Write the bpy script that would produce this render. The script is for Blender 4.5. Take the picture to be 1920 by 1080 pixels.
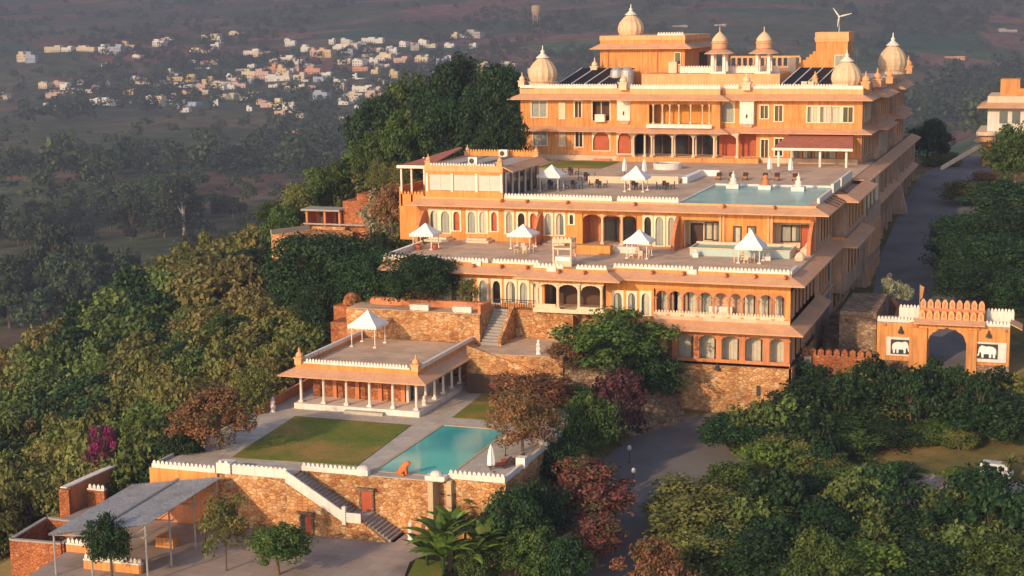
import bpy, math, random
import numpy as np
from mathutils import Vector, Matrix
random.seed(7); rng=np.random.default_rng(7)
for o in list(bpy.data.objects): bpy.data.objects.remove(o)
sc=bpy.context.scene; COL=sc.collection
# ---------------------------------------------------------------- camera
FOC=3000.; YAW,PITCH,ROLL=math.radians(19.1),math.radians(9.65),math.radians(0.8)
cf=np.array([-math.sin(YAW)*math.cos(PITCH),math.cos(YAW)*math.cos(PITCH),-math.sin(PITCH)])
cr0=np.array([math.cos(YAW),math.sin(YAW),0.]); cu0=np.cross(cr0,cf)
CR=math.cos(ROLL)*cr0-math.sin(ROLL)*cu0; CU=math.cos(ROLL)*cu0+math.sin(ROLL)*cr0
CAM=np.array([25.0,-156.44,37.0])
cd=bpy.data.cameras.new('camera'); co=bpy.data.objects.new('camera',cd); COL.objects.link(co)
co.matrix_world=Matrix(((CR[0],CU[0],-cf[0],CAM[0]),(CR[1],CU[1],-cf[1],CAM[1]),(CR[2],CU[2],-cf[2],CAM[2]),(0,0,0,1)))
cd.sensor_width=36.; cd.lens=FOC/1920*36; cd.clip_start=1.; cd.clip_end=20000.
sc.camera=co
# ---------------------------------------------------------------- light
SUN_EL,SUN_AZ=math.radians(20.),math.radians(19.)      # azimuth: left of the -Y direction
w=bpy.data.worlds.new('World'); sc.world=w; w.use_nodes=True
nt=w.node_tree; bg=nt.nodes['Background']; sk=nt.nodes.new('ShaderNodeTexSky'); sk.sky_type='NISHITA'
sk.sun_disc=False; sk.sun_elevation=SUN_EL; sk.sun_rotation=math.pi+SUN_AZ
nt.links.new(sk.outputs[0],bg.inputs[0]); bg.inputs[1].default_value=0.15
ts=Vector((-math.sin(SUN_AZ)*math.cos(SUN_EL),-math.cos(SUN_AZ)*math.cos(SUN_EL),math.sin(SUN_EL)))
ld=bpy.data.lights.new('sun','SUN'); lo=bpy.data.objects.new('sun',ld); COL.objects.link(lo)
ld.energy=2.8; ld.angle=math.radians(1.2); ld.color=(1.,.72,.42)
lo.rotation_euler=ts.to_track_quat('Z','Y').to_euler(); lo.location=(0,0,300)
sc.view_settings.view_transform='Standard'; sc.view_settings.look='None'; sc.view_settings.gamma=1.
sc.view_settings.exposure=0.52
sc.render.engine='CYCLES'
# ---------------------------------------------------------------- picture point -> place in the world
def ray(px,py):
    d=cf*FOC+CR*(px-960.)-CU*(py-540.); return d/np.linalg.norm(d)
def atz(px,py,z): d=ray(px,py); return CAM+d*((z-CAM[2])/d[2])
def aty(px,py,Y): d=ray(px,py); return CAM+d*((Y-CAM[1])/d[1])
def atx(px,py,X): d=ray(px,py); return CAM+d*((X-CAM[0])/d[0])
def proj(p):
    v=np.asarray(p,float)-CAM; z=v@cf; return 960+FOC*(v@CR)/z, 540-FOC*(v@CU)/z, z
# ---------------------------------------------------------------- terrain height
def sm(t): t=np.clip(t,0,1); return t*t*(3-2*t)
def vnoise(x,y,s,seed=0):
    x=np.asarray(x,float)/s; y=np.asarray(y,float)/s
    xi=np.floor(x); yi=np.floor(y); fx=sm(x-xi); fy=sm(y-yi)
    def h(a,b):
        v=np.sin(a*127.1+b*311.7+seed*74.7)*43758.5453
        return v-np.floor(v)
    return (h(xi,yi)*(1-fx)+h(xi+1,yi)*fx)*(1-fy)+(h(xi,yi+1)*(1-fx)+h(xi+1,yi+1)*fx)*fy
def far(X,Y):
    d=(Y-CAM[1])*0.945-(X-CAM[0])*0.327; lat=(X-CAM[0])*0.945+(Y-CAM[1])*0.327
    a=lat/np.maximum(d,50.)
    d2=d+np.interp(a,[-.4,-.2,0.,.1,.35],[-120,0,150,300,200])*sm((d-900)/800)
    z=np.interp(d2,[0,1250,1500,1700,1850,2050,2300,2800,3500,4700,9000],[-55,-55,-51,-44,-34,-4,24,80,190,430,1000])
    z=z+(vnoise(X,Y,420,1)-.5)*26*sm((d-1000)/900)+(vnoise(X,Y,170,2)-.5)*9*sm((d-500)/600)
    return z+(vnoise(X,Y,900,3)-.5)*120*sm((d2-2600)/1300)
YE=[-120,-60,-40,-12,0,30,60,90,130,170,210,260,330]
ZE=[-16,-9,-6,-1.5,0,5.5,11.5,16,20,18,6,-14,-60]
def near(X,Y):
    ze=np.interp(Y,YE,ZE); dl=np.maximum(-48-X,0)
    s1=np.interp(Y,[-60,0,40,80,120,200],[.30,.34,.35,.30,.24,.24])
    w=np.interp(Y,[-60,0,60,100,200],[95,90,70,52,40])
    L=ze-s1*np.minimum(dl,w)-.62*np.maximum(dl-w,0)
    zr=np.interp(Y,[-140,-60,-30,-5,14,40,65,100,130,170,220,300],[-16,-10,-7,-4.0,-1,1.2,3.4,6.3,8.3,8.5,2,-30])
    dr=np.maximum(X-40,0)
    Rr=zr-.25*dr-.5*np.maximum(dr-60,0)
    t=sm((X+48)/46.)
    return L*(1-t)+Rr*t-np.maximum(-95-Y,0)*.5
def terrain(X,Y):
    X=np.asarray(X,float);Y=np.asarray(Y,float)
    f=far(X,Y); n=near(X,Y)+(vnoise(X,Y,14,5)-.5)*1.6*sm((-52-X)/10)
    k=12.; m=np.maximum(f,n); return m+np.log(np.exp((f-m)/k)+np.exp((n-m)/k))*k
def tz(x,y): return float(terrain(x,y))
def hit(px,py,t0=60):
    d=ray(px,py); t=np.concatenate([np.arange(t0,700,1.),np.arange(700,7000,6.)])
    p=CAM[None]+d[None]*t[:,None]; b=p[:,2]<terrain(p[:,0],p[:,1])
    if not b.any(): return None
    return p[int(np.argmax(b))]
# ---------------------------------------------------------------- materials
MATS={}
def _new(name):
    m=bpy.data.materials.new(name); m.use_nodes=True; MATS[name]=m
    return m,m.node_tree.nodes,m.node_tree.links,m.node_tree.nodes['Principled BSDF']
def _ramp(N,cols,pos=None):
    r=N.new('ShaderNodeValToRGB'); e=r.color_ramp.elements
    n=len(cols); pos=pos or [i/(n-1) for i in range(n)]
    while len(e)<n: e.new(.5)
    for i in range(n): e[i].position=pos[i]; e[i].color=(*cols[i],1)
    return r
def _noise(N,L,scale,detail=4,vec=None,rough=.6):
    t=N.new('ShaderNodeTexNoise'); t.inputs['Scale'].default_value=scale; t.inputs['Detail'].default_value=detail; t.inputs['Roughness'].default_value=rough
    if vec: L.new(vec,t.inputs['Vector'])
    return t
def mat(name,col,rough=.8,var=.18,scale=.5,streak=0.,metal=0.,bump=.0,bs=8.,spec=.3,slab=0.):
    """plain painted or plastered surface: blotchy weathering, rain streaks, fine bump"""
    m,N,L,P=_new(name)
    tc=N.new('ShaderNodeTexCoord'); v=tc.outputs['Object']
    n1=_noise(N,L,scale,5,v)
    lo=tuple(c*(1-var) for c in col); hi=tuple(min(1,c*(1+var*.6)) for c in col)
    r=_ramp(N,[lo,col,hi],[.3,.5,.72]); L.new(n1.outputs['Fac'],r.inputs[0]); out=r.outputs[0]
    if streak>0:
        mp=N.new('ShaderNodeMapping'); mp.inputs['Scale'].default_value=(2.2,2.2,.16); L.new(v,mp.inputs[0])
        n2=_noise(N,L,1.6,4,mp.outputs[0]); r2=_ramp(N,[(1-streak,)*3,(1,)*3],[.38,.6]); L.new(n2.outputs['Fac'],r2.inputs[0])
        mx=N.new('ShaderNodeMix'); mx.data_type='RGBA'; mx.blend_type='MULTIPLY'; mx.inputs['Factor'].default_value=1
        L.new(out,mx.inputs['A']); L.new(r2.outputs[0],mx.inputs['B']); out=mx.outputs['Result']
    if slab:
        br=N.new('ShaderNodeTexBrick'); br.inputs['Color1'].default_value=(1,1,1,1); br.inputs['Color2'].default_value=(.84,.84,.84,1); br.inputs['Mortar'].default_value=(.6,.58,.56,1); br.inputs['Scale'].default_value=1.; br.inputs['Brick Width'].default_value=slab; br.inputs['Row Height'].default_value=slab*.7; br.inputs['Mortar Size'].default_value=.02
        L.new(v,br.inputs['Vector']); mq=N.new('ShaderNodeMix'); mq.data_type='RGBA'; mq.blend_type='MULTIPLY'; mq.inputs['Factor'].default_value=1; L.new(out,mq.inputs['A']); L.new(br.outputs[0],mq.inputs['B']); out=mq.outputs['Result']
    L.new(out,P.inputs['Base Color']); P.inputs['Roughness'].default_value=rough; P.inputs['Metallic'].default_value=metal
    P.inputs['Specular IOR Level'].default_value=spec
    if bump>0:
        n3=_noise(N,L,bs,3,v); b=N.new('ShaderNodeBump'); b.inputs['Strength'].default_value=bump; b.inputs['Distance'].default_value=.05
        L.new(n3.outputs['Fac'],b.inputs['Height']); L.new(b.outputs[0],P.inputs['Normal'])
    return m
def stone(name,cols,scale=1.5,mortar=.5,bump=.6):
    """rubble masonry: voronoi stones, darker joints"""
    m,N,L,P=_new(name)
    tc=N.new('ShaderNodeTexCoord'); mp=N.new('ShaderNodeMapping'); mp.inputs['Scale'].default_value=(1,1,1.5); L.new(tc.outputs['Object'],mp.inputs[0])
    nz=_noise(N,L,1.3,2,mp.outputs[0]); ad=N.new('ShaderNodeMix'); ad.data_type='RGBA'; ad.inputs['Factor'].default_value=.12
    L.new(mp.outputs[0],ad.inputs['A']); L.new(nz.outputs['Color'],ad.inputs['B'])
    v=N.new('ShaderNodeTexVoronoi'); v.inputs['Scale'].default_value=scale; L.new(ad.outputs['Result'],v.inputs['Vector'])
    e=N.new('ShaderNodeTexVoronoi'); e.feature='DISTANCE_TO_EDGE'; e.inputs['Scale'].default_value=scale; L.new(ad.outputs['Result'],e.inputs['Vector'])
    sx=N.new('ShaderNodeSeparateColor'); L.new(v.outputs['Color'],sx.inputs[0])
    r=_ramp(N,cols); L.new(sx.outputs[0],r.inputs[0])
    big=_noise(N,L,.25,4,tc.outputs['Object']); rb=_ramp(N,[(.62,)*3,(1.1,)*3],[.35,.65]); L.new(big.outputs['Fac'],rb.inputs[0])
    m1=N.new('ShaderNodeMix'); m1.data_type='RGBA'; m1.blend_type='MULTIPLY'; m1.inputs['Factor'].default_value=1
    L.new(r.outputs[0],m1.inputs['A']); L.new(rb.outputs[0],m1.inputs['B'])
    re=_ramp(N,[(mortar,)*3,(1,)*3],[0,.09]); L.new(e.outputs['Distance'],re.inputs[0])
    m2=N.new('ShaderNodeMix'); m2.data_type='RGBA'; m2.blend_type='MULTIPLY'; m2.inputs['Factor'].default_value=1
    L.new(m1.outputs['Result'],m2.inputs['A']); L.new(re.outputs[0],m2.inputs['B'])
    L.new(m2.outputs['Result'],P.inputs['Base Color']); P.inputs['Roughness'].default_value=.9; P.inputs['Specular IOR Level'].default_value=.15
    b=N.new('ShaderNodeBump'); b.inputs['Strength'].default_value=bump; b.inputs['Distance'].default_value=.12
    rr=_ramp(N,[(0,)*3,(1,)*3],[0,.15]); L.new(e.outputs['Distance'],rr.inputs[0]); L.new(rr.outputs[0],b.inputs['Height']); L.new(b.outputs[0],P.inputs['Normal'])
    return m
def leafmat(name,cols,trans=.25,rough=.6,objvar=.24):
    """leaves: colour picked per leaf from the attribute 'tint', whole plant shifted a little"""
    m,N,L,P=_new(name)
    at=N.new('ShaderNodeAttribute'); at.attribute_name='tint'; r=_ramp(N,cols); L.new(at.outputs['Fac'],r.inputs[0])
    oi=N.new('ShaderNodeObjectInfo'); hs=N.new('ShaderNodeHueSaturation')
    mr=N.new('ShaderNodeMapRange'); mr.inputs['To Min'].default_value=1-objvar; mr.inputs['To Max'].default_value=1+objvar
    L.new(oi.outputs['Random'],mr.inputs[0]); L.new(mr.outputs[0],hs.inputs['Value'])
    mh=N.new('ShaderNodeMapRange'); mh.inputs['To Min'].default_value=.485; mh.inputs['To Max'].default_value=.51
    L.new(oi.outputs['Random'],mh.inputs[0]); L.new(mh.outputs[0],hs.inputs['Hue']); L.new(r.outputs[0],hs.inputs['Color'])
    L.new(hs.outputs[0],P.inputs['Base Color']); P.inputs['Roughness'].default_value=rough; P.inputs['Specular IOR Level'].default_value=.25
    tr=N.new('ShaderNodeBsdfTranslucent'); L.new(hs.outputs[0],tr.inputs[0]); mx=N.new('ShaderNodeMixShader'); mx.inputs[0].default_value=trans
    L.new(P.outputs[0],mx.inputs[1]); L.new(tr.outputs[0],mx.inputs[2]); L.new(mx.outputs[0],N['Material Output'].inputs[0])
    return m
def glass(name,col,rough=.12):
    m,N,L,P=_new(name); P.inputs['Base Color'].default_value=(*col,1); P.inputs['Roughness'].default_value=rough; P.inputs['Specular IOR Level'].default_value=.6
    return m
ORANGE=mat('orange_plaster',(.73,.31,.10),.85,.2,.4,.32,bump=.15)
ORANGE2=mat('pale_orange_plaster',(.78,.39,.18),.85,.14,.5,.15,bump=.1)
YELLOWO=mat('ochre_plaster',(.77,.31,.085),.85,.18,.4,.28,bump=.15)
PINKISH=mat('terracotta_plaster',(.62,.23,.10),.85,.16,.5,.2,bump=.12)
SIDEM=mat('shade_toned_weathered_plaster',(.50,.31,.215),.88,.24,.35,.34,bump=.12)  # weathered plaster, its base colour greyed to paint in the right side's shade
TAN=mat('sandstone_eave',(.64,.34,.19),.8,.14,.6,.12,bump=.1)
DOMEM=mat('buff_dome_stone',(.72,.50,.31),.8,.12,.8,.14,bump=.1)
BLINDM=mat('blind_cloth',(.56,.53,.47),.9,.06,.8)
CREAM=mat('cream_plaster',(.74,.55,.38),.8,.1,.5,.12)
WHITE=mat('white_paint',(.80,.70,.62),.7,.10,.8,.15)
PUREW=mat('white_cloth',(.84,.79,.76),.85,.05,.9)
FRAMEW=mat('pale_window_surround',(.82,.66,.48),.75,.08,.8)
GREYC=mat('grey_concrete',(.34,.30,.27),.85,.2,.4,.0,bump=.2)
FLOORM=mat('terrace_paving',(.64,.44,.30),.8,.26,.3,bump=.1,bs=3,slab=1.1)
FLOOR2=mat('roof_screed',(.46,.37,.31),.85,.2,.35)
DECKM=mat('deck_stone',(.54,.46,.38),.75,.2,.5,bump=.1,slab=1.3)
STONE=stone('rubble_stone',[(.40,.16,.07),(.60,.27,.10),(.70,.40,.18),(.52,.23,.10),(.72,.48,.27)],2.6,.72)
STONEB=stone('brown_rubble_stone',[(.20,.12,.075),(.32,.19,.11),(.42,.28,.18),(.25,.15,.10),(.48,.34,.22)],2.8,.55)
STONER=stone('red_rubble_stone',[(.42,.14,.06),(.52,.18,.07),(.36,.11,.05),(.58,.26,.12)],3.2,.7)
TILE=mat('red_roof_tiles',(.42,.14,.09),.8,.2,1.5,.1)
DARKG=glass('dark_glass',(.018,.02,.022)); BLUEG=glass('grey_glass',(.12,.14,.14),.2)
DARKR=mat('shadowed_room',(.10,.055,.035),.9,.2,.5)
CURT=mat('curtain_cloth',(.52,.47,.38),.9,.14,3.)
CURT2=mat('grey_curtain_cloth',(.34,.34,.30),.9,.16,3.)
PALEG=glass('pale_green_glass',(.42,.52,.47),.2)
WOODD=mat('dark_wood',(.075,.035,.022),.6,.25,2.)
REDW=mat('red_door_wood',(.42,.09,.035),.6,.2,1.5)
METAL=mat('pale_metal',(.42,.41,.40),.45,.1,1.,metal=.4)
DARKM=mat('dark_metal',(.05,.045,.04),.5,.2,1.)
SOLAR=mat('solar_glass',(.012,.012,.015),.55,.2,2.,spec=.1)
ROOFSH=mat('grey_roof_sheet',(.52,.48,.44),.6,.25,.5,.3,metal=.1)
BARK=mat('bark',(.15,.10,.07),.9,.25,2.,bump=.4)
BARKW=mat('pale_bark',(.42,.37,.31),.9,.2,2.)
STATUE=mat('orange_statue_paint',(.62,.16,.04),.6,.15,2.)
GOLD=mat('orange_fabric',(.62,.26,.06),.9,.1,2.)
ASPH=mat('asphalt',(.165,.15,.145),.85,.34,.16,bump=.2,bs=20)
COURT=mat('court_paving',(.38,.29,.24),.85,.38,.2,bump=.15,slab=2.2)
VANW=mat('white_van_paint',(.60,.60,.58),.35,.05,.5)
TYRE=mat('black_rubber',(.02,.02,.02),.8,.1,2.)
BEIGE=mat('beige_concrete',(.50,.36,.22),.85,.15,.3)
def grassmat(name,c1,c2,c3,scale=.12):
    m,N,L,P=_new(name); tc=N.new('ShaderNodeTexCoord')
    n=_noise(N,L,scale,5,tc.outputs['Object'],.65); r=_ramp(N,[c1,c2,c3],[.36,.5,.64]); L.new(n.outputs['Fac'],r.inputs[0])
    n2=_noise(N,L,6,3,tc.outputs['Object']); r2=_ramp(N,[(.75,)*3,(1.2,)*3],[.3,.7]); L.new(n2.outputs['Fac'],r2.inputs[0])
    mx=N.new('ShaderNodeMix'); mx.data_type='RGBA'; mx.blend_type='MULTIPLY'; mx.inputs['Factor'].default_value=1
    L.new(r.outputs[0],mx.inputs['A']); L.new(r2.outputs[0],mx.inputs['B']); L.new(mx.outputs['Result'],P.inputs['Base Color'])
    P.inputs['Roughness'].default_value=.95; P.inputs['Specular IOR Level'].default_value=.1
    b=N.new('ShaderNodeBump'); b.inputs['Strength'].default_value=.5; b.inputs['Distance'].default_value=.06; L.new(n2.outputs['Fac'],b.inputs['Height']); L.new(b.outputs[0],P.inputs['Normal'])
    return m
LAWN=grassmat('lawn_grass',(.11,.16,.026),(.19,.19,.035),(.36,.21,.065))
def watermat(name,deep,shallow,sc_=.09,rg=.06,sp=.4):
    m,N,L,P=_new(name); tc=N.new('ShaderNodeTexCoord'); n=_noise(N,L,sc_,2,tc.outputs['Object']); r=_ramp(N,[deep,shallow],[.35,.65]); L.new(n.outputs['Fac'],r.inputs[0])
    L.new(r.outputs[0],P.inputs['Base Color']); P.inputs['Roughness'].default_value=rg; P.inputs['Specular IOR Level'].default_value=sp
    n2=_noise(N,L,2.2,3,tc.outputs['Object']); b=N.new('ShaderNodeBump'); b.inputs['Strength'].default_value=.3; b.inputs['Distance'].default_value=.05
    L.new(n2.outputs['Fac'],b.inputs['Height']); L.new(b.outputs[0],P.inputs['Normal'])
    return m
WATER=watermat('pool_water',(.035,.36,.38),(.16,.62,.52)); WATER2=watermat('upper_pool_water',(.05,.32,.33),(.20,.50,.50),.09,.25,.06)
# ground: dry grass, scrub, bare red earth, fields in the valley
def groundmat():
    m,N,L,P=_new('hill_ground'); tc=N.new('ShaderNodeTexCoord'); O=tc.outputs['Object']
    n=_noise(N,L,.045,8,O,.7); r=_ramp(N,[(.07,.085,.025),(.15,.13,.045),(.26,.18,.07),(.28,.16,.08)],[.34,.47,.58,.7]); L.new(n.outputs['Fac'],r.inputs[0])
    v=N.new('ShaderNodeTexVoronoi'); v.inputs['Scale'].default_value=.0075; mp=N.new('ShaderNodeMapping'); mp.inputs['Rotation'].default_value=(0,0,.5); mp.inputs['Scale'].default_value=(1,2.1,1)
    L.new(O,mp.inputs[0]); L.new(mp.outputs[0],v.inputs['Vector']); s=N.new('ShaderNodeSeparateColor'); L.new(v.outputs['Color'],s.inputs[0])
    fr=_ramp(N,[(.045,.10,.05),(.08,.13,.05),(.15,.095,.065),(.22,.12,.08),(.07,.09,.04),(.18,.13,.085)]); fr.color_ramp.interpolation='CONSTANT'; L.new(s.outputs[0],fr.inputs[0])
    n2=_noise(N,L,.006,7,O,.7); r2=_ramp(N,[(.06,.085,.04),(.12,.115,.06),(.23,.14,.09)],[.4,.54,.68]); L.new(n2.outputs['Fac'],r2.inputs[0])
    def mix(a,b,fac):
        mx=N.new('ShaderNodeMix'); mx.data_type='RGBA'; L.new(a,mx.inputs['A']); L.new(b,mx.inputs['B']); L.new(fac,mx.inputs['Factor']); return mx.outputs['Result']
    n3=_noise(N,L,.004,5,O); f3=_ramp(N,[(0,)*3,(1,)*3],[.46,.52]); L.new(n3.outputs['Fac'],f3.inputs[0])
    farc=mix(r2.outputs[0],fr.outputs[0],f3.outputs[0])
    g=N.new('ShaderNodeNewGeometry'); sx=N.new('ShaderNodeSeparateXYZ'); L.new(g.outputs['Position'],sx.inputs[0])
    mr=N.new('ShaderNodeMapRange'); mr.inputs['From Min'].default_value=-20; mr.inputs['From Max'].default_value=-45; L.new(sx.outputs['Z'],mr.inputs[0])
    ln=N.new('ShaderNodeVectorMath'); ln.operation='LENGTH'; L.new(g.outputs['Position'],ln.inputs[0])
    md=N.new('ShaderNodeMapRange'); md.inputs['From Min'].default_value=320; md.inputs['From Max'].default_value=420; L.new(ln.outputs['Value'],md.inputs[0])
    mxx=N.new('ShaderNodeMath'); mxx.operation='MAXIMUM'; L.new(mr.outputs[0],mxx.inputs[0]); L.new(md.outputs[0],mxx.inputs[1])
    c=mix(r.outputs[0],farc,mxx.outputs[0])
    n4=_noise(N,L,.05,6,O,.75); r4=_ramp(N,[(.55,)*3,(1.35,)*3],[.35,.68]); L.new(n4.outputs['Fac'],r4.inputs[0])
    mm=N.new('ShaderNodeMix'); mm.data_type='RGBA'; mm.blend_type='MULTIPLY'; mm.inputs['Factor'].default_value=1; L.new(c,mm.inputs['A']); L.new(r4.outputs[0],mm.inputs['B'])
    L.new(mm.outputs['Result'],P.inputs['Base Color']); P.inputs['Roughness'].default_value=1; P.inputs['Specular IOR Level'].default_value=.05
    b=N.new('ShaderNodeBump'); b.inputs['Strength'].default_value=.6; b.inputs['Distance'].default_value=1.; L.new(n.outputs['Fac'],b.inputs['Height']); L.new(b.outputs[0],P.inputs['Normal'])
    return m
GROUND=groundmat()
# ---------------------------------------------------------------- objects
def tag(o,label=None,cat=None,group=None,kind=None):
    if label: o['label']=label
    if cat: o['category']=cat
    if group: o['group']=group
    if kind: o['kind']=kind
    return o
def empty(name,loc,label,cat,group=None,rz=0.):
    o=bpy.data.objects.new(name,None); COL.objects.link(o); o.location=loc; o.rotation_euler=(0,0,rz); o.empty_display_size=.5
    return tag(o,label,cat,group)
def copy_tree(o,parent=None):
    c=o.copy(); COL.objects.link(c)
    if parent: c.parent=parent
    for ch in list(o.children): copy_tree(ch,c)
    return c
def origin_of(p):
    v=Vector((0,0,0))
    while p is not None: v=v+p.location; p=p.parent
    return v
class MB:
    """collects shapes; xf maps local (u,v,z) to the world"""
    def __init__(s,xf=None): s.v=[]; s.f=[]; s.m=[]; s.xf=xf; s.cur=0
    def add(s,vs,fs):
        n=len(s.v); s.v+= [s.xf(*p) if s.xf else tuple(p) for p in vs]; s.f+=[tuple(i+n for i in f) for f in fs]; s.m+=[s.cur]*len(fs)
    def box(s,x0,x1,y0,y1,z0,z1):
        s.add([(x0,y0,z0),(x1,y0,z0),(x1,y1,z0),(x0,y1,z0),(x0,y0,z1),(x1,y0,z1),(x1,y1,z1),(x0,y1,z1)],
              [(0,3,2,1),(4,5,6,7),(0,1,5,4),(1,2,6,5),(2,3,7,6),(3,0,4,7)])
    def cbox(s,cx,cy,cz,sx,sy,sz,rz=0.):
        c,n=math.cos(rz),math.sin(rz); vs=[]
        for z in (-sz/2,sz/2):
            for x,y in ((-sx/2,-sy/2),(sx/2,-sy/2),(sx/2,sy/2),(-sx/2,sy/2)): vs.append((cx+x*c-y*n,cy+x*n+y*c,cz+z))
        s.add(vs,[(0,3,2,1),(4,5,6,7),(0,1,5,4),(1,2,6,5),(2,3,7,6),(3,0,4,7)])
    def hexa(s,b,t):   # any 4 bottom, 4 top points
        s.add(list(b)+list(t),[(0,3,2,1),(4,5,6,7),(0,1,5,4),(1,2,6,5),(2,3,7,6),(3,0,4,7)])
    def prism(s,poly,z0,z1):
        n=len(poly); s.add([(x,y,z0) for x,y in poly]+[(x,y,z1) for x,y in poly],
            [tuple(range(n-1,-1,-1)),tuple(range(n,2*n))]+[(i,(i+1)%n,n+(i+1)%n,n+i) for i in range(n)])
    def vprism(s,poly,y0,y1):  # poly in (x,z) extruded in y
        n=len(poly); s.add([(x,y0,z) for x,z in poly]+[(x,y1,z) for x,z in poly],
            [tuple(range(n)),tuple(range(2*n-1,n-1,-1))]+[(i,n+i,n+(i+1)%n,(i+1)%n) for i in range(n)])
    def lathe(s,cx,cy,prof,n=12,rot=0.,rib=0.):
        vs=[];fs=[]
        for r,z in prof:
            for i in range(n):
                a=rot+2*math.pi*i/n; rr=r*(1-(rib if i%2 else 0)); vs.append((cx+rr*math.cos(a),cy+rr*math.sin(a),z))
        k=len(prof)
        for j in range(k-1):
            for i in range(n): fs.append((j*n+i,j*n+(i+1)%n,(j+1)*n+(i+1)%n,(j+1)*n+i))
        fs.append(tuple(range(n-1,-1,-1))); fs.append(tuple(range((k-1)*n,k*n)))
        s.add(vs,fs)
    def tube(s,p0,p1,r0,r1=None,n=6):
        r1=r0 if r1 is None else r1; a=Vector(p0); b=Vector(p1); d=(b-a); 
        if d.length<1e-6: return
        d.normalize(); e=d.orthogonal().normalized(); g=d.cross(e); vs=[]
        for c,r in ((a,r0),(b,r1)):
            for i in range(n):
                t=2*math.pi*i/n; vs.append(tuple(c+e*(r*math.cos(t))+g*(r*math.sin(t))))
        s.add(vs,[(i,(i+1)%n,n+(i+1)%n,n+i) for i in range(n)]+[tuple(range(n-1,-1,-1)),tuple(range(n,2*n))])
    def build(s,name,mats,parent=None,loc=None,smooth=False):
        if not s.v: return None
        me=bpy.data.meshes.new(name); o=bpy.data.objects.new(name,me); COL.objects.link(o)
        if parent is not None:
            o.parent=parent; off=origin_of(parent)
            if parent.type=='MESH': pass
            ov=Vector((0,0,0))
        else:
            a=np.array(s.v); ov=Vector(loc) if loc is not None else Vector(((a[:,0].min()+a[:,0].max())/2,(a[:,1].min()+a[:,1].max())/2,a[:,2].min()))
            o.location=ov; off=ov
        me.from_pydata([(x-off[0],y-off[1],z-off[2]) for x,y,z in s.v],[],s.f)
        mats=mats if isinstance(mats,(list,tuple)) else [mats]
        for m in mats: me.materials.append(m)
        if len(mats)>1: me.polygons.foreach_set('material_index',s.m)
        if smooth: me.polygons.foreach_set('use_smooth',[True]*len(s.f))
        me.update(); return o
def wall(mb,u0,u1,z0,z1,v0,v1,ops=()):
    """solid wall with rectangular openings (u0,u1,z0,z1)"""
    us=sorted({u0,u1,*[min(max(a,u0),u1) for o in ops for a in o[:2]]}); zs=sorted({z0,z1,*[min(max(a,z0),z1) for o in ops for a in o[2:]]})
    for j in range(len(zs)-1):
        zc=(zs[j]+zs[j+1])/2; st=None
        for i in range(len(us)-1):
            uc=(us[i]+us[i+1])/2; op=any(o[0]<uc<o[1] and o[2]<zc<o[3] for o in ops)
            if not op and st is None: st=us[i]
            if op and st is not None: mb.box(st,us[i],v0,v1,zs[j],zs[j+1]); st=None
        if st is not None: mb.box(st,us[-1],v0,v1,zs[j],zs[j+1])
def archz(t,h):       # cusped arch height over half-width t in -1..1
    a=abs(t); return h*(max(0.,1-a**2.1))**.55*(1+.06*math.cos(a*math.pi*5)*(1 if a<.96 else 0))/1.06
def spandrel(mb,x0,x1,zs,h,ztop,y0,y1,n=12):
    cx=(x0+x1)/2; hw=(x1-x0)/2; xs=[x0+(x1-x0)*i/n for i in range(n+1)]; cz=[min(ztop-.02,zs+archz((x-cx)/hw,h)) for x in xs]
    vs=[];fs=[]
    for x,z in zip(xs,cz): vs+= [(x,y0,z),(x,y0,ztop),(x,y1,z),(x,y1,ztop)]
    for i in range(n):
        a=4*i;b=a+4; fs+=[(a,b,b+1,a+1),(a+2,a+3,b+3,b+2),(a,a+2,b+2,b),(a+1,b+1,b+3,a+3)]
    fs+=[(0,1,3,2),(4*n,4*n+2,4*n+3,4*n+1)]
    mb.add(vs,fs)
def arch_surround(mb,x0,x1,z0,z1,b,y0,y1,arched=True):
    mb.box(x0-b,x0,y0,y1,z0,z1+b); mb.box(x1,x1+b,y0,y1,z0,z1+b)
    if arched: h=min((x1-x0)*.7,(z1-z0)*.45); spandrel(mb,x0,x1,z1-h,h,z1+b,y0,y1,10)
    else: mb.box(x0,x1,y0,y1,z1,z1+b)
def eave(mb,pts,out,z0,z1,th=.13):
    """sloped slab along an outline (walls on the left of travel outward to the right), mitred"""
    P=[Vector(p) for p in pts]; n=len(P); ins=[];outs=[]
    for i in range(n):
        d0=(P[i]-P[i-1]).normalized() if i>0 else (P[1]-P[0]).normalized()
        d1=(P[i+1]-P[i]).normalized() if i<n-1 else d0
        n0=Vector((d0.y,-d0.x)); n1=Vector((d1.y,-d1.x)); b=(n0+n1); k=1+n0.dot(n1)
        off=b*(out/max(k,.2)); ins.append(P[i]); outs.append(P[i]+off)
    for i in range(n-1):
        a,b,c,d=ins[i],ins[i+1],outs[i+1],outs[i]
        mb.hexa([(d.x,d.y,z1-th),(c.x,c.y,z1-th),(b.x,b.y,z0-th),(a.x,a.y,z0-th)],[(d.x,d.y,z1),(c.x,c.y,z1),(b.x,b.y,z0),(a.x,a.y,z0)])
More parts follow.
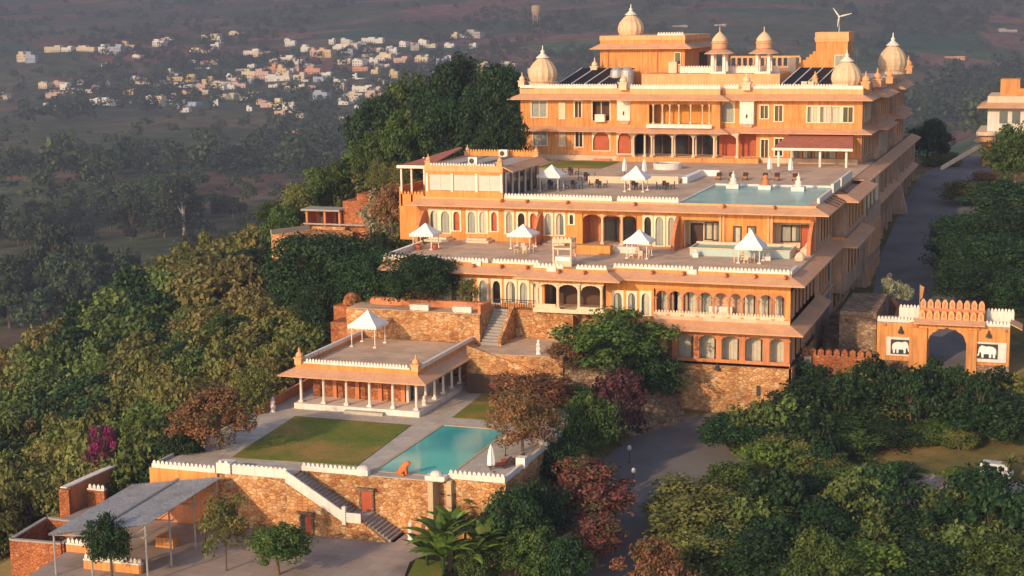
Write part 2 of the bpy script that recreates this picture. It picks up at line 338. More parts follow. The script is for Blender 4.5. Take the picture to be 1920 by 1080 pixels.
def merlons(mb,p0,p1,z,h=.38,w=.28,gap=.1,th=.12):
    a=Vector(p0);b=Vector(p1);L=(b-a).length; n=max(1,int(L/(w+gap))); d=(b-a)/L; q=Vector((-d.y,d.x))*(th/2)
    for i in range(n):
        c=a+d*((i+.5)*L/n); hw=w/2; pr=[(-hw,0),(hw,0),(hw,h*.55),(0,h),(-hw,h*.55)]
        vs=[(c.x+d.x*u-q.x,c.y+d.y*u-q.y,z+t) for u,t in pr]+[(c.x+d.x*u+q.x,c.y+d.y*u+q.y,z+t) for u,t in pr]
        mb.add(vs,[(0,1,2,3,4),(9,8,7,6,5)]+[(k,5+k,5+(k+1)%5,(k+1)%5) for k in range(5)])
def parapet(mb,p0,p1,z0,z1,th=.22,mer=.34,**k):
    a=Vector(p0);b=Vector(p1);d=(b-a).normalized(); q=Vector((-d.y,d.x))*(th/2)
    pts=[a-q,b-q,b+q,a+q]; mb.hexa([(p.x,p.y,z0) for p in pts],[(p.x,p.y,z1) for p in pts])
    if mer>0: merlons(mb,p0,p1,z1,mer,**k)
def column(mb,x,y,z0,z1,r=.16,n=8):
    h=z1-z0; mb.box(x-r*1.5,x+r*1.5,y-r*1.5,y+r*1.5,z0,z0+h*.07); mb.lathe(x,y,[(r*1.2,z0+h*.07),(r,z0+h*.14),(r*.85,z0+h*.8),(r*1.15,z0+h*.84),(r*.9,z0+h*.88),(r*1.5,z0+h*.95)],n)
    mb.box(x-r*1.6,x+r*1.6,y-r*1.6,y+r*1.6,z0+h*.95,z1)
def bulb(r,h,z):      # onion dome profile
    return [(r*.80,z),(r*.86,z+h*.03),(r*.98,z+h*.17),(r*1.0,z+h*.27),(r*.96,z+h*.4),(r*.84,z+h*.55),(r*.62,z+h*.7),(r*.40,z+h*.81),(r*.2,z+h*.9),(r*.1,z+h*.95),(r*.09,z+h)]
# ================================================================ ground and structure
def ground():
    def axis(lo,hi,a,b,step,g):
        v=list(np.arange(a,b+.1,step)); s=step
        while v[-1]<hi: s*=g; v.append(v[-1]+s)
        s=step; L=[]
        c=v[0]
        while c>lo: s*=g; c-=s; L.append(c)
        return np.array(L[::-1]+v)
    xs=axis(-5200,3600,-270,70,2.6,1.035); ys=axis(-420,7600,-110,330,2.6,1.028)
    X,Y=np.meshgrid(xs,ys); Z=terrain(X,Y)
    nx,ny=len(xs),len(ys); V=np.stack([X,Y,Z],-1).reshape(-1,3)
    i=np.arange(nx*ny).reshape(ny,nx); F=np.stack([i[:-1,:-1],i[:-1,1:],i[1:,1:],i[1:,:-1]],-1).reshape(-1,4)
    me=bpy.data.meshes.new('ground'); me.vertices.add(len(V)); me.vertices.foreach_set('co',V.ravel())
    me.loops.add(F.size); me.loops.foreach_set('vertex_index',F.ravel()); me.polygons.add(len(F)); me.polygons.foreach_set('loop_start',np.arange(0,F.size,4)); 
    me.polygons.foreach_set('use_smooth',[True]*len(F)); me.update(); me.validate()
    me.materials.append(GROUND); o=bpy.data.objects.new('ground',me); COL.objects.link(o); tag(o,kind='structure')
ground()
def struct(mb,name,m): return tag(mb.build(name,m),kind='structure')
def strip(name,pts,m,lift=.08,n=6,zs=None,kind='structure'):
    """road following the ground: pts (x,y,width)"""
    P=[];
    for a,b in zip(pts[:-1],pts[1:]):
        k=max(1,int(math.hypot(b[0]-a[0],b[1]-a[1])/2.5))
        for i in range(k): P.append(tuple(a[j]+(b[j]-a[j])*i/k for j in range(3)))
    P.append(pts[-1]); V=[];F=[]
    for i,p in enumerate(P):
        q=P[min(i+1,len(P)-1)]; r=P[max(i-1,0)]; d=Vector((q[0]-r[0],q[1]-r[1])).normalized(); nn=Vector((d.y,-d.x))
        hc=tz(p[0],p[1])
        for j in range(n+1):
            t=(j/n-.5)*p[2]; x,y=p[0]+nn.x*t,p[1]+nn.y*t; V.append((x,y,max(tz(x,y),hc-.4)+lift))
    for i in range(len(P)-1):
        for j in range(n): a=i*(n+1)+j; F.append((a,a+1,a+n+2,a+n+1))
    mb=MB(); mb.add(V,F); return struct(mb,name,m)
strip('road',[(-3,-95,15),(-5,-60,14),(-7,-40,14),(-8.5,-22,15),(-5.5,-9,16),(5,-1,13),(13,6,10),(14.2,14,6.5),(11.8,26,11),(9.6,45,13),(8.2,65,13),(7.2,100,12),(7,130,11),(9,160,10),(20,182,8),(40,196,8)],ASPH)
strip('side_road',[(24,-16,8),(12,-16,9),(2,-14,9)],COURT,.13)
# lower platform: lawn, decks, pool, court
PX0,PX1,PYF,PYB=-46.6,-16.3,-40.5,-6.
mb=MB(); mb.prism([(-46.6,-43.2),(-33.9,-43.2),(-33.9,-40.5),(-22.1,-40.5),(-22.1,-39.4),(-16.3,-39.4),(-16.3,-6),(-46.6,-6)],-10,-.06); struct(mb,'terrace_base',STONE)
# paving around pool opening (stone deck) as separate sheets
def sheet(name,x0,x1,y0,y1,z,m,t=.05):
    b=MB(); b.box(x0,x1,y0,y1,z-t,z); return struct(b,name,m)
PLX0,PLX1,PLY0,PLY1=-28.1,-21.3,-38.9,-23.3
b=MB()
for (x0,x1,y0,y1) in [(-46.5,PLX0,-40.45,-6.05),(PLX0,PLX1,PLY1,-6.05),(PLX1,-16.35,-39.35,-6.05),(-46.5,-33.95,-43.15,-40.45),(PLX0,PLX1,-40.45,PLY0-.35)]:
    b.box(x0,x1,y0,y1,-.06,0.)
struct(b,'pool_deck',DECKM)
b=MB(); b.prism([(-41.4,-38.9),(-29.9,-38.2),(-30.7,-24.4),(-42.6,-24.3)],.004,.05); struct(b,'lawn',LAWN)
b=MB(); b.prism([(-28.1,-20.8),(-19.2,-20.8),(-19.2,-11.2),(-28.6,-11.2)],.004,.05); struct(b,'side_lawn',LAWN)
b=MB(); b.box(PLX0+.25,PLX1-.25,PLY0,PLY1-.25,-.055,-.02); struct(b,'swimming_pool_water',WATER)
b=MB()
for r in [(PLX0,PLX0+.25,PLY0,PLY1),(PLX1-.25,PLX1,PLY0,PLY1),(PLX0+.25,PLX1-.25,PLY1-.25,PLY1),(PLX0,PLX1,PLY0-.35,PLY0)]: b.box(*r,-.058,.035)
tag(b.build('pool_coping',BEIGE),'beige stone coping around the turquoise swimming pool','pool edge')
b=MB(); b.prism([(-46.5,-80),(-16.4,-80),(-16.4,-66),(-21.6,-47),(-20.5,-40.6),(-54.,-40.6),(-54.2,-45.8),(-49.4,-46.2)],-9,-4.6); struct(b,'courtyard',COURT)
b=MB(); b.prism([(-21.3,-46.4),(-16.9,-66),(-14.6,-66),(-18.6,-46.4)],-4.7,-4.5); struct(b,'courtyard_lawn',LAWN)
# ---------------------------------------------------------------- windows for any building
def pb(x0,y0,x1,y1,Y):
    a=aty(x0,(y0+y1)/2,Y); c=aty(x1,(y0+y1)/2,Y); t=aty((x0+x1)/2,y0,Y); d=aty((x0+x1)/2,y1,Y)
    return [a[0],c[0],d[2],t[2]]
def window(root,bx,v,xf=None,b=.16,arched=False,style='curtain',frame=FRAMEW,bars=1,name='window',proud=.05,depth=.28,label=None):
    u0,u1,z0,z1=bx; m=MB(xf); arch_surround(m,u0,u1,z0,z1,b,v-proud,v+.2,arched)
    if style!='door' and style!='open': m.box(u0-b-.04,u1+b+.04,v-proud-.08,v+.2,z0-.12,z0)
    if bars and not arched:
        for k in range(1,bars+1): x=u0+(u1-u0)*k/(bars+1); m.box(x-.04,x+.04,v+.08,v+.16,z0,z1)
    o=m.build(name,frame,root)
    if label: o['label']=label
    full=style=='full'; style='curtain' if full else style
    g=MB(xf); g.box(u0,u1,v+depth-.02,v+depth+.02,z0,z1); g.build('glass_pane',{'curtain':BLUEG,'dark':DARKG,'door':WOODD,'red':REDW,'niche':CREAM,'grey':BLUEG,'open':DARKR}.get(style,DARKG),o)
    if style in('curtain','grey'):
        c=MB(xf); W=u1-u0; f=random.choice([(0,.42),(.08,.55),(.5,1.),(0,1.),(.3,1.)]) if style=='curtain' and not full else (0,1)
        n=max(3,int((f[1]-f[0])*W/.18)); 
        for i in range(n):
            a=u0+W*(f[0]+(f[1]-f[0])*i/n); e=u0+W*(f[0]+(f[1]-f[0])*(i+1)/n); k=.05*(i%2)
            c.box(a,e,v+depth-.10-k,v+depth-.06-k,z0,z1-.05)
        c.build('curtain',CURT if style=='curtain' else CURT2,o)
    return o
def opn(bx,b=.16): return (bx[0]-b+.001,bx[1]+b-.001,bx[2],bx[3]+b-.001)
def pinnacle(mb,x,y,z,s=1.):
    mb.box(x-.42*s,x+.42*s,y-.42*s,y+.42*s,z,z+.7*s); mb.box(x-.52*s,x+.52*s,y-.52*s,y+.52*s,z+.7*s,z+.82*s)
    mb.lathe(x,y,[(.34*s,z+.82*s),(.42*s,z+1.0*s),(.36*s,z+1.2*s),(.16*s,z+1.4*s),(.08*s,z+1.5*s),(.1*s,z+1.62*s),(.02*s,z+1.95*s)],10)
# ================================================================ PALACE
pal=empty('palace',(-22,34,11.3),'long orange and ochre palace hotel of several stepped storeys with buff domes and white parapets','palace')
def part(mb,name,m,parent=None,label=None,smooth=False):
    o=mb.build(name,m,parent or pal,smooth=smooth)
    if label and o: o['label']=label
    return o
SX=lambda u,v,z:(-v,u,z)            # right hand side face at X=0, u runs away from the viewer, v inwards
# --- masonry cores
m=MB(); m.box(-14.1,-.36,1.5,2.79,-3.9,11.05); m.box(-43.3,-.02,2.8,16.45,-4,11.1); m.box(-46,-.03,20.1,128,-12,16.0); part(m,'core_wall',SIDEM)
m=MB(); m.box(-50.9,-3.4,71.2,126,16.,26.2); part(m,'inner_wall',PINKISH)
# --- lowest block (terrace level 1): front at Y=0
LA=[(822,524,838,565),(846,524,862,566),(872,524,886,566),(899,525,913,566),(924,526,938,568),(949,527,966,566),(975,529,989,568),(999,530,1013,570)]
LA=[pb(*q,0) for q in LA]; RA=[pb(1151,548,1166,586,0),pb(1178,549,1191,588,0),pb(1203,549,1218,590,0)]
AX0,AX1=-13.9,-.55          # arcade range
bay0,bay1=-26.0,-18.55
m=MB(); ops=[opn(q,.2) for q in LA+RA]+[(AX0,AX1,6.75,9.45),(bay0+.4,bay1-.4,7.2,10.2),(-12.6,-.5,2.2,5.2)]
wall(m,-43.4,0,-1.,11.1,0,.35,ops); part(m,'front_wall',YELLOWO)
st=['grey','curtain','dark','grey','dark','curtain','grey','curtain','curtain','curtain','curtain']
for q,s in zip(LA+RA,st): window(pal,q,0,b=.2,arched=True,style=s)
m=MB(); m.box(-14.2,-.02,-.02,2.8,6.35,6.72); m.box(-14.2,-.02,.36,2.8,9.6,11.0); m.box(-43.3,-14.2,.36,2.8,6.3,6.95); m.box(-13,-.02,.0,2.8,1.6,2.15); part(m,'floor_slab',FLOORM)
# left low stone plinth under the arches
m=MB(); m.box(-43.5,-14,-.25,-.003,-4,6.6); m.box(-14,.25,-.35,-.003,-6,1.9); m.box(.01,.3,-.35,17,-6,1.9); part(m,'stone_base',STONE)
# arcade: posts with cusped arches
xs=[aty(p,575,0)[0] for p in (1229,1253,1279,1308,1337,1366,1392,1421,1450,1474)]
for i,x in enumerate(xs[:-1]+[-.45]):
    m=MB(); column(m,x,.17,6.72,8.6,.13); part(m,'arcade_column',PINKISH)
m=MB()
for a,b_ in zip(xs[:-1],xs[1:-1]+[-.45]): spandrel(m,a+.001,b_-.001,8.45,.85,9.45,.03,.30)
part(m,'arcade_arches',PINKISH)
m=MB(); m.box(AX0,-.5,-.02,.10,6.72,7.05); merlons(m,(AX0+.1,.04),(-.6,.04),7.05,.28,.2,.1,.08); part(m,'balcony_rail',CREAM)
def backrow(y,z0,z1,X0,X1,n,b=.1,centre=None):
    Wd=(X1-X0)/n
    for i in range(n):
        a=X0+Wd*i+.25; 
        if centre and centre[0]<a<centre[1]: continue
        window(pal,[a,a+Wd-.5,z0,z1],y,b=.08,style=random.choice(['full','full','curtain','full','grey']),bars=1,frame=WOODD,depth=.06,proud=.14,name='balcony_window')
backrow(1.46,6.8,9.1,AX0+.2,-.8,9,centre=(-8.6,-5.6))
m=MB(); m.box(-8.4,-6.,1.0,1.49,6.72,7.7); part(m,'balcony_counter',WHITE)
# lowest arcade with square posts
xs=[aty(p,650,0)[0] for p in (1265,1306,1348,1392,1438)]+[-.3]
for x in xs: m=MB(); m.box(x-.28,x+.28,-.04,.34,2.15,5.2); m.box(x-.36,x+.36,-.08,.34,2.15,2.4); m.box(x-.4,x+.4,-.08,.34,4.6,4.75); part(m,'ground_floor_pier',PINKISH)
m=MB()
for a,b_ in zip(xs[:-1],xs[1:]): spandrel(m,a+.28,b_-.28,4.4,.5,5.2,.05,.30)
part(m,'ground_floor_arches',PINKISH)
backrow(1.46,2.2,4.9,-12.4,-.5,5)
m=MB(); m.box(-12.7,-.1,-.12,-.04,2.15,2.5); part(m,'ground_floor_ledge',PINKISH)
# projecting columned balcony
m=MB(); m.box(bay0,bay1,-2.3,-.003,6.95,7.2); m.box(bay0-.1,bay1+.1,-2.4,-2.3,6.9,7.3); part(m,'loggia_floor',CREAM)
m=MB(); m.box(bay0,bay1,-2.2,-.003,10.0,10.45); part(m,'loggia_beam',YELLOWO)
for x in (bay0+.3,bay0+2.5,bay0+4.75,bay1-.3): m=MB(); column(m,x,-2.0,7.2,10.0,.17); part(m,'loggia_column',CREAM)
for x in (bay0+1.4,bay0+3.6,bay1-1.4):
    m=MB(); spandrel(m,x-1.05,x+1.05,9.2,.65,10.0,-2.1,-1.95); part(m,'loggia_arch',CREAM)
for i in range(8):
    x=bay0+.3+i*(bay1-bay0-.6)/7; m=MB(); m.hexa([(x-.1,-.25,5.9),(x+.1,-.25,5.9),(x+.1,-.02,5.9),(x-.1,-.02,5.9)],[(x-.1,-2.2,6.9),(x+.1,-2.2,6.9),(x+.1,-.02,6.9),(x-.1,-.02,6.9)]); part(m,'bracket',CREAM)
m=MB(); m.box(bay0+.1,bay0+2.3,-2.25,-2.15,7.2,7.75); m.box(bay0+4.9,bay1-.2,-2.25,-2.15,7.2,7.6); part(m,'loggia_rail',CREAM)
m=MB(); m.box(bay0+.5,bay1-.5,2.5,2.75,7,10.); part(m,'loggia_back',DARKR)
# eaves level 1 and low eave
e1=[(-43.8,0),(bay0-.3,0),(bay0-.3,-1.7),(bay1+.3,-1.7),(bay1+.3,0),(0,0),(0,28),(1.7,28),(1.7,44)]
m=MB(); eave(m,e1,1.65,11.2,10.55,.14); part(m,'terrace_eave',TAN)
m=MB()
for a,b_ in zip(e1[0:-2],e1[1:-1]):
    if a[0]!=b_[0]: m=MB(); m.box(min(a[0],b_[0]),max(a[0],b_[0]),a[1]-.12,a[1]+.25,11.08,11.42); part(m,'fascia',YELLOWO)
m=MB(); m.box(bay0-.3,bay1+.3,-1.5,0.,10.5,11.25); part(m,'fascia',YELLOWO)
m=MB(); eave(m,[(-14.1,1),(-14.1,0),(0,0),(0,19)],1.55,6.3,5.6,.13); part(m,'lower_eave',TAN)
m=MB(); m.box(-43.8,.1,-.1,16.48,11.12,11.3); m.box(bay0-.3,bay1+.3,-1.75,-.1,11.26,11.3); part(m,'terrace_floor',FLOORM)
def par(pts,z0,z1,mer=.32,th=.2,m_=WHITE,name='parapet',**k):
    for a,b_ in zip(pts[:-1],pts[1:]):
        m=MB(); parapet(m,a,b_,z0,z1,th,mer,**k); part(m,name,m_)
par([(-43.7,11),(-43.7,.05),(-31.8,.05)],11.3,11.62); par([(-31.3,.05),(bay0-.2,.05)],11.3,11.62); par([(bay0-.2,-1.7),(bay0+3,-1.7)],11.3,11.62); par([(bay0+4.4,-1.7),(bay1+.2,-1.7)],11.3,11.62)
par([(bay1+.4,.05),(-9.8,.05)],11.3,11.62); par([(-9.3,.05),(-.1,.05)],11.3,11.62); par([(-.1,.2),(-.1,4.2)],11.3,11.7,0.,.35)
def spout(x,y,z):
    m=MB(); m.box(x-.11,x+.11,y-.95,y-.0,z-.06,z+.16); m.hexa([(x-.09,y-.3,z-.45),(x+.09,y-.3,z-.45),(x+.09,y-.05,z-.45),(x-.09,y-.05,z-.45)],[(x-.09,y-.8,z-.06),(x+.09,y-.8,z-.06),(x+.09,y-.05,z-.06),(x-.09,y-.05,z-.06)]); part(m,'water_spout',PINKISH)
for px in (790,838,891,942,990): spout(aty(px,495,-.1)[0],-.1,11.2)
for px in (1050,1098): spout(aty(px,500,-1.8)[0],-1.8,11.2)
for px in (1225,1283,1363,1417,1474): spout(aty(px,515,-.1)[0],-.1,11.2)
for a in (-33.,-24.2,-9.9): m=MB(); m.box(a-.5,a+.5,-.35 if a!=-24.2 else -2.0,.15 if a!=-24.2 else -1.7,11.1,11.6); part(m,'parapet_box',WHITE)
# --- second block: front at Y=16.5
Y2=16.5; TL=aty(794,400,Y2)[0]
q2=[(807,394,821,434),(827,395,843,436),(850,396,862,432),(877,396,891,436),(899,396,912,436),(921,397,932,433),(949,397,961,437),(971,399,984,438),(994,399,1006,434),(1022,400,1034,440),(1043,400,1057,440),(1068,402,1075,420),(1208,406,1221,458),(1229,406,1244,460),(1253,407,1265,460)]
q2=[pb(*q,Y2) for q in q2]
ver=pb(1092,402,1194,458,Y2); ver[2]=11.3
bays=[pb(1281,413,1351,458,Y2),pb(1362,414,1437,458,Y2),pb(1446,418,1524,463,Y2)]
for q in bays: q[2]=11.35
m=MB(); wall(m,TL,0,11.3,16.0,Y2,Y2+.35,[opn(q,.2) for q in q2]+[tuple(ver)]+[tuple(bays[0]),tuple(bays[2])]); part(m,'upper_front_wall',YELLOWO)
st=['curtain','grey','red','grey','curtain','red','grey','dark','red','grey','curtain','dark','dark','grey','grey']
for q,s in zip(q2,st): window(pal,q,Y2,b=.2,arched=True,style=s)
m=MB(); m.box(TL+.3,-.3,Y2+.36,Y2+3.4,11.05,11.3); part(m,'room_floor',FLOORM)
for q in bays[::2]: m=MB(); m.box(q[0],q[1],Y2+2.2,Y2+2.4,q[2],q[3]); m.box(q[0]-.02,q[0]+.12,Y2+.34,Y2+2.2,q[2],q[3]); m.box(q[1]-.12,q[1]+.02,Y2+.34,Y2+2.2,q[2],q[3]); part(m,'recess_wall',CREAM)
m=MB(); m.box(ver[0]-.2,ver[1]+.2,Y2+3.,Y2+3.2,11.3,ver[3]); m.box(ver[0]-.2,ver[0],Y2+.36,Y2+3.,11.3,ver[3]); m.box(ver[1],ver[1]+.2,Y2+.36,Y2+3.,11.3,ver[3]); part(m,'verandah_wall',PINKISH)
for t in (.36,.72): m=MB(); column(m,ver[0]+(ver[1]-ver[0])*t,Y2+.2,11.3,ver[3],.15); part(m,'verandah_column',CREAM)
m=MB()
for a,b_ in ((0,.36),(.36,.72),(.72,1.)): spandrel(m,ver[0]+(ver[1]-ver[0])*a+.1,ver[0]+(ver[1]-ver[0])*b_-.1,ver[3]-.55,.5,ver[3],Y2+.06,Y2+.28)
part(m,'verandah_arches',ORANGE)
for q,s in ((pb(1135,410,1158,450,Y2+3),'dark'),(pb(1170,410,1190,450,Y2+3),'dark')): q[2]=11.4; window(pal,q,Y2+2.96,style=s,depth=.03,proud=.1,name='verandah_door',frame=WOODD)
for q,s in ((pb(1296,420,1316,462,Y2+2),'door'),(pb(1322,418,1334,448,Y2+2),'curtain'),(pb(1338,418,1350,450,Y2+2),'curtain'),(pb(1466,424,1482,452,Y2+2),'grey'),(pb(1484,424,1498,452,Y2+2),'curtain'),(pb(1502,424,1516,464,Y2+2),'red')): window(pal,q,Y2+2.16,style=s,depth=.03,proud=.08,bars=0,frame=WOODD,b=.08,name='recess_window')
for q in (pb(1377,426,1388,455,Y2),pb(1403,426,1415,455,Y2)): window(pal,q,Y2-.02,style='curtain',depth=-.02,proud=.1,bars=0,frame=WOODD,b=.14,name='small_window')
m=MB()
for px in (1351,1357,1441,1447): x=aty(px,430,Y2)[0]; m.box(x-.12,x+.12,Y2-.18,Y2-.003,11.3,15.3)
m.box(aty(1271,420,Y2)[0],-.02,Y2-.25,Y2-.003,15.2,15.75); part(m,'pilasters',ORANGE2)
def fin(px,py):   # buttress wall curving down toward the terrace edge
    x=aty(px,py,Y2)[0]; o=[(Y2,11.3),(Y2-2.9,11.3),(Y2-2.8,12.4),(Y2-2.3,13.3),(Y2-1.4,14.2),(Y2-.5,14.7),(Y2,14.8)]
    vs=[(x-.2,y,z) for y,z in o]+[(x+.2,y,z) for y,z in o]; n=len(o); m=MB(); m.add(vs,[tuple(range(n)),tuple(range(2*n-1,n-1,-1))]+[(i,n+i,n+(i+1)%n,(i+1)%n) for i in range(n)]); part(m,'buttress',PINKISH)
fin(1014,430); fin(1272,440); fin(1524,440); fin(797,420)
for px,w_,d_ in ((830,3.0,2.2),(902,3.2,2.0),(1047,2.6,2.)):
    x=aty(px,438,Y2)[0]; m=MB(); m.box(x-w_/2,x+w_/2,Y2-d_,Y2-.003,11.3,11.55); m.box(x-w_/2+.4,x+w_/2-.4,Y2-d_+.5,Y2-.003,11.55,11.75); part(m,'door_step',CREAM)
e2=[(TL,30),(TL,Y2),(0,Y2),(0,30),(1.5,30),(1.5,47),(.1,47),(.1,127)]
m=MB(); eave(m,e2,1.6,16.15,15.5,.14); part(m,'pool_terrace_eave',TAN)
m=MB(); m.box(TL,.0,Y2-.14,Y2+.2,15.95,16.3); part(m,'upper_fascia',ORANGE2)
for px in (943,990,1066,1192,1358,1453): spout(aty(px,378,Y2-.1)[0],Y2-.1,16.12)
# pool terrace floor with hole for pool
QX0,QX1,QY0,QY1=-15.2,-1.2,17.0,36.3
m=MB()
for r in [(-46,QX0,16.6,71),(QX0,QX1,QY1,71),(QX1,-.02,16.6,71)]: m.box(*r,16.02,16.2)
m.box(QX0,QX1,16.6,QY0,16.02,16.22); part(m,'pool_terrace_floor',FLOORM)
m=MB(); m.box(QX0,QX1,QY0,QY1,16.01,16.19); part(m,'upper_pool_water',WATER2,label='greenish infinity pool water on the upper terrace')
m=MB(); m.box(QX0,QX1,QY1-.02,QY1+.5,16.2,16.42); m.box(QX0-.25,QX0,QY0,QY1,16.2,16.3); part(m,'upper_pool_edge',WHITE)
x9=aty(945,360,Y2)[0]; xm=aty(1152,366,Y2)[0]
par([(x9,Y2+.1),(xm-.3,Y2+.1)],16.25,16.62); par([(xm+.3,Y2+.1),(QX0,Y2+.1)],16.25,16.62)
par([(-.3,20),(-.3,30)],16.2,16.75,0.,.3); par([(-.3,31),(-.3,37)],16.2,17.2,0.,.3); par([(-.3,38),(-.3,48)],16.2,17.2,0.,.3)
# --- top block: front at Y=68, central bay at 66.5
Y3=68.; UL,UR=-51.0,-1.4; c0,c1=-33.9,-20.9
up=[(997,189,1025,219),(1078,190,1090,220),(1426,198,1440,222),(1453,198,1467,227),(1514,200,1533,229),(1538,200,1557,229),(1560,201,1576,229),(1581,201,1599,229)]
dn=[(1000,242,1025,272),(1079,243,1092,275),(1427,262,1440,298),(1453,260,1467,292)]
up=[pb(*q,Y3) for q in up]; dn=[pb(*q,Y3) for q in dn]
bal=pb(1111,190,1143,226,Y3); aw=pb(1200,192,1213,218,Y3); lo1=pb(1112,246,1143,282,Y3); lo2=pb(1158,247,1184,288,Y3)
logg=[aty(1217,215,66.5)[0],aty(1334,215,66.5)[0],21.6,24.3]
rb=pb(1352,190,1376,229,Y3)
m=MB(); ops=[opn(q) for q in up+dn]+[tuple(bal),tuple(lo1),tuple(lo2),(c0,c1,16.9,20.3),(c0,c1,21.2,25.),tuple(rb),(aty(1345,270,Y3)[0],aty(1383,270,Y3)[0],17.,20.2),(aty(1386,270,Y3)[0],aty(1418,270,Y3)[0],17.,20.2)]
wall(m,UL,UR,16.,26.1,Y3,Y3+.35,ops); part(m,'top_front_wall',ORANGE)
m=MB(); wall(m,c0,c1,20.35,26.05,66.5,66.85,[tuple(logg)]); m.box(c0,c0+.35,66.86,67.99,20.35,26.05); m.box(c1-.35,c1,66.86,67.99,20.35,26.05); part(m,'bay_wall',ORANGE)
for q,s in zip(up,['grey','door','dark','dark','curtain','curtain','curtain','dark']): window(pal,q,Y3,b=.16,style=s)
for q,s in zip(dn,['grey','dark','door','dark']): window(pal,q,Y3,b=.16,style=s)
for px,y0,y1 in ((1054,193,222),(1054,245,273)): q=pb(px-5,y0,px+5,y1,Y3); window(pal,q,Y3-.02,b=.08,style='niche',arched=True,depth=-.02,proud=.06,name='wall_niche')
m=MB(); m.box(UL+.4,UR-.4,Y3+.36,71.1,20.4,20.7); m.box(UL+.4,UR-.4,66.9,71.1,16.2,16.9); m.box(c0+.36,c1-.36,66.9,71.1,21.2,21.5); part(m,'upper_floor_slab',FLOORM)
# side & left walls of the top block
m=MB(); m.box(UL,UL+.35,Y3+.36,126,15.,26.1); part(m,'left_wall',ORANGE)
# plinth/verandah
m=MB(); m.box(aty(1160,290,67)[0],aty(1425,290,67)[0],65.8,67.99,16.2,16.85); part(m,'verandah_plinth',ORANGE)
for px in (1188,1209,1222,1261,1300,1339,1382): m=MB(); column(m,aty(px,275,66.3)[0],66.3,16.86,20.3,.16); part(m,'verandah_pillar',CREAM)
for px in (1226,1265,1305,1343): m=MB(); column(m,aty(px,275,67.6)[0],67.6,16.86,20.3,.13); part(m,'verandah_pillar',CREAM)
pxs=[1188,1222,1261,1300,1339,1382]; m=MB()
for a,b_ in zip(pxs[:-1],pxs[1:]): spandrel(m,aty(a,260,66.3)[0]+.16,aty(b_,260,66.3)[0]-.16,19.6,.6,20.3,66.2,66.4)
part(m,'verandah_arch_row',CREAM)
m=MB(); m.box(aty(1185,260,66.3)[0],aty(1385,260,66.3)[0],66.0,67.99,20.3,20.42); part(m,'verandah_ceiling',TAN)
m=MB()
for t in range(7):
    x=c0+.6+t*(c1-c0-1.2)/6; m.box(x-.9,x+.9,71.0,71.15,16.95,19.6)
part(m,'glazed_doors',DARKG)
for px in (1225,1242,1256,1273,1295,1317,1330): m=MB(); column(m,aty(px,215,66.7)[0],66.7,21.6,24.3,.11); part(m,'loggia_pillar',CREAM)
m=MB(); m.box(c0+.4,c1-.4,69.5,69.65,21.5,24.6); part(m,'loggia_screen',GOLD)
m=MB(); m.box(logg[0]-.2,logg[1]+.2,65.7,66.49,21.0,21.12); m.box(logg[0]-.2,logg[1]+.2,65.7,65.8,21.12,21.55); part(m,'long_balcony',WHITE)
for px0,px1,y0,y1 in ((1118,1136,214,228),): q=pb(px0,y0,px1,y1,Y3); m=MB(); m.box(q[0],q[1],Y3-.8,Y3,q[2],q[3]); part(m,'white_balcony_box',WHITE)
for px0,px1,y0,y1 in ((1157,1181,189,226),(1387,1413,191,232)):      # white oriel panels with a star hole
    q=pb(px0,y0,px1,y1,Y3-1.); m=MB(); wall(m,q[0],q[1],q[2],q[3],Y3-1.,Y3-.8,[((q[0]+q[1])/2-.12,(q[0]+q[1])/2+.12,q[2]+.75,q[2]+1.3)]); m.box(q[0],q[1],Y3-.79,Y3-.02,q[2],q[3]); m.box(q[0]-.12,q[1]+.12,Y3-1.1,Y3-.02,q[3],q[3]+.15)
    m.hexa([(q[0]+.5,Y3-.2,q[2]-.6),(q[1]-.5,Y3-.2,q[2]-.6),(q[1]-.5,Y3-.02,q[2]-.6),(q[0]+.5,Y3-.02,q[2]-.6)],[(q[0],Y3-1,q[2]),(q[1],Y3-1,q[2]),(q[1],Y3-.02,q[2]),(q[0],Y3-.02,q[2])])
    o=part(m,'white_oriel',WHITE); h=MB(); h.box((q[0]+q[1])/2-.12,(q[0]+q[1])/2+.12,Y3-.82,Y3-.795,q[2]+.75,q[2]+1.3); h.build('star_hole',DARKM,o)
for q,s in ((bal,'open'),(lo1,'red'),(lo2,'red'),(aw,'grey'),(rb,'grey')):
    q=list(q); window(pal,q,Y3+(.0 if q is not aw else -.03),b=.14,arched=(s!='open'),style=s,depth=.9 if s=='open' else .3,name='alcove')
m=MB(); x0=aty(1345,270,Y3)[0]; x1=aty(1418,270,Y3)[0]; m.box(x0,x1,Y3+1.4,Y3+1.5,16.9,20.2); part(m,'red_doors',REDW)
m=MB(); q=pb(1111,283,1143,300,66.); 
for i in range(5): m.box(q[0],q[1],Y3-.35*(5-i),Y3-.02,16.2+.12*i,16.2+.12*(i+1)-.002*1)
part(m,'entrance_steps',PINKISH)
e3=[(UL,126),(UL,Y3),(c0,Y3),(c0,66.5),(c1,66.5),(c1,Y3),(UR,Y3),(UR,78),(UR+1.2,78),(UR+1.2,90),(UR,90),(UR,102),(UR+1.2,102),(UR+1.2,114),(UR,114),(UR,126)]
m=MB(); eave(m,e3,1.5,21.0,20.4,.12); part(m,'middle_eave',TAN)
m=MB(); eave(m,e3,1.55,25.7,25.0,.12); part(m,'top_eave',TAN)
m=MB()
for k in (2,3,4,5): pass
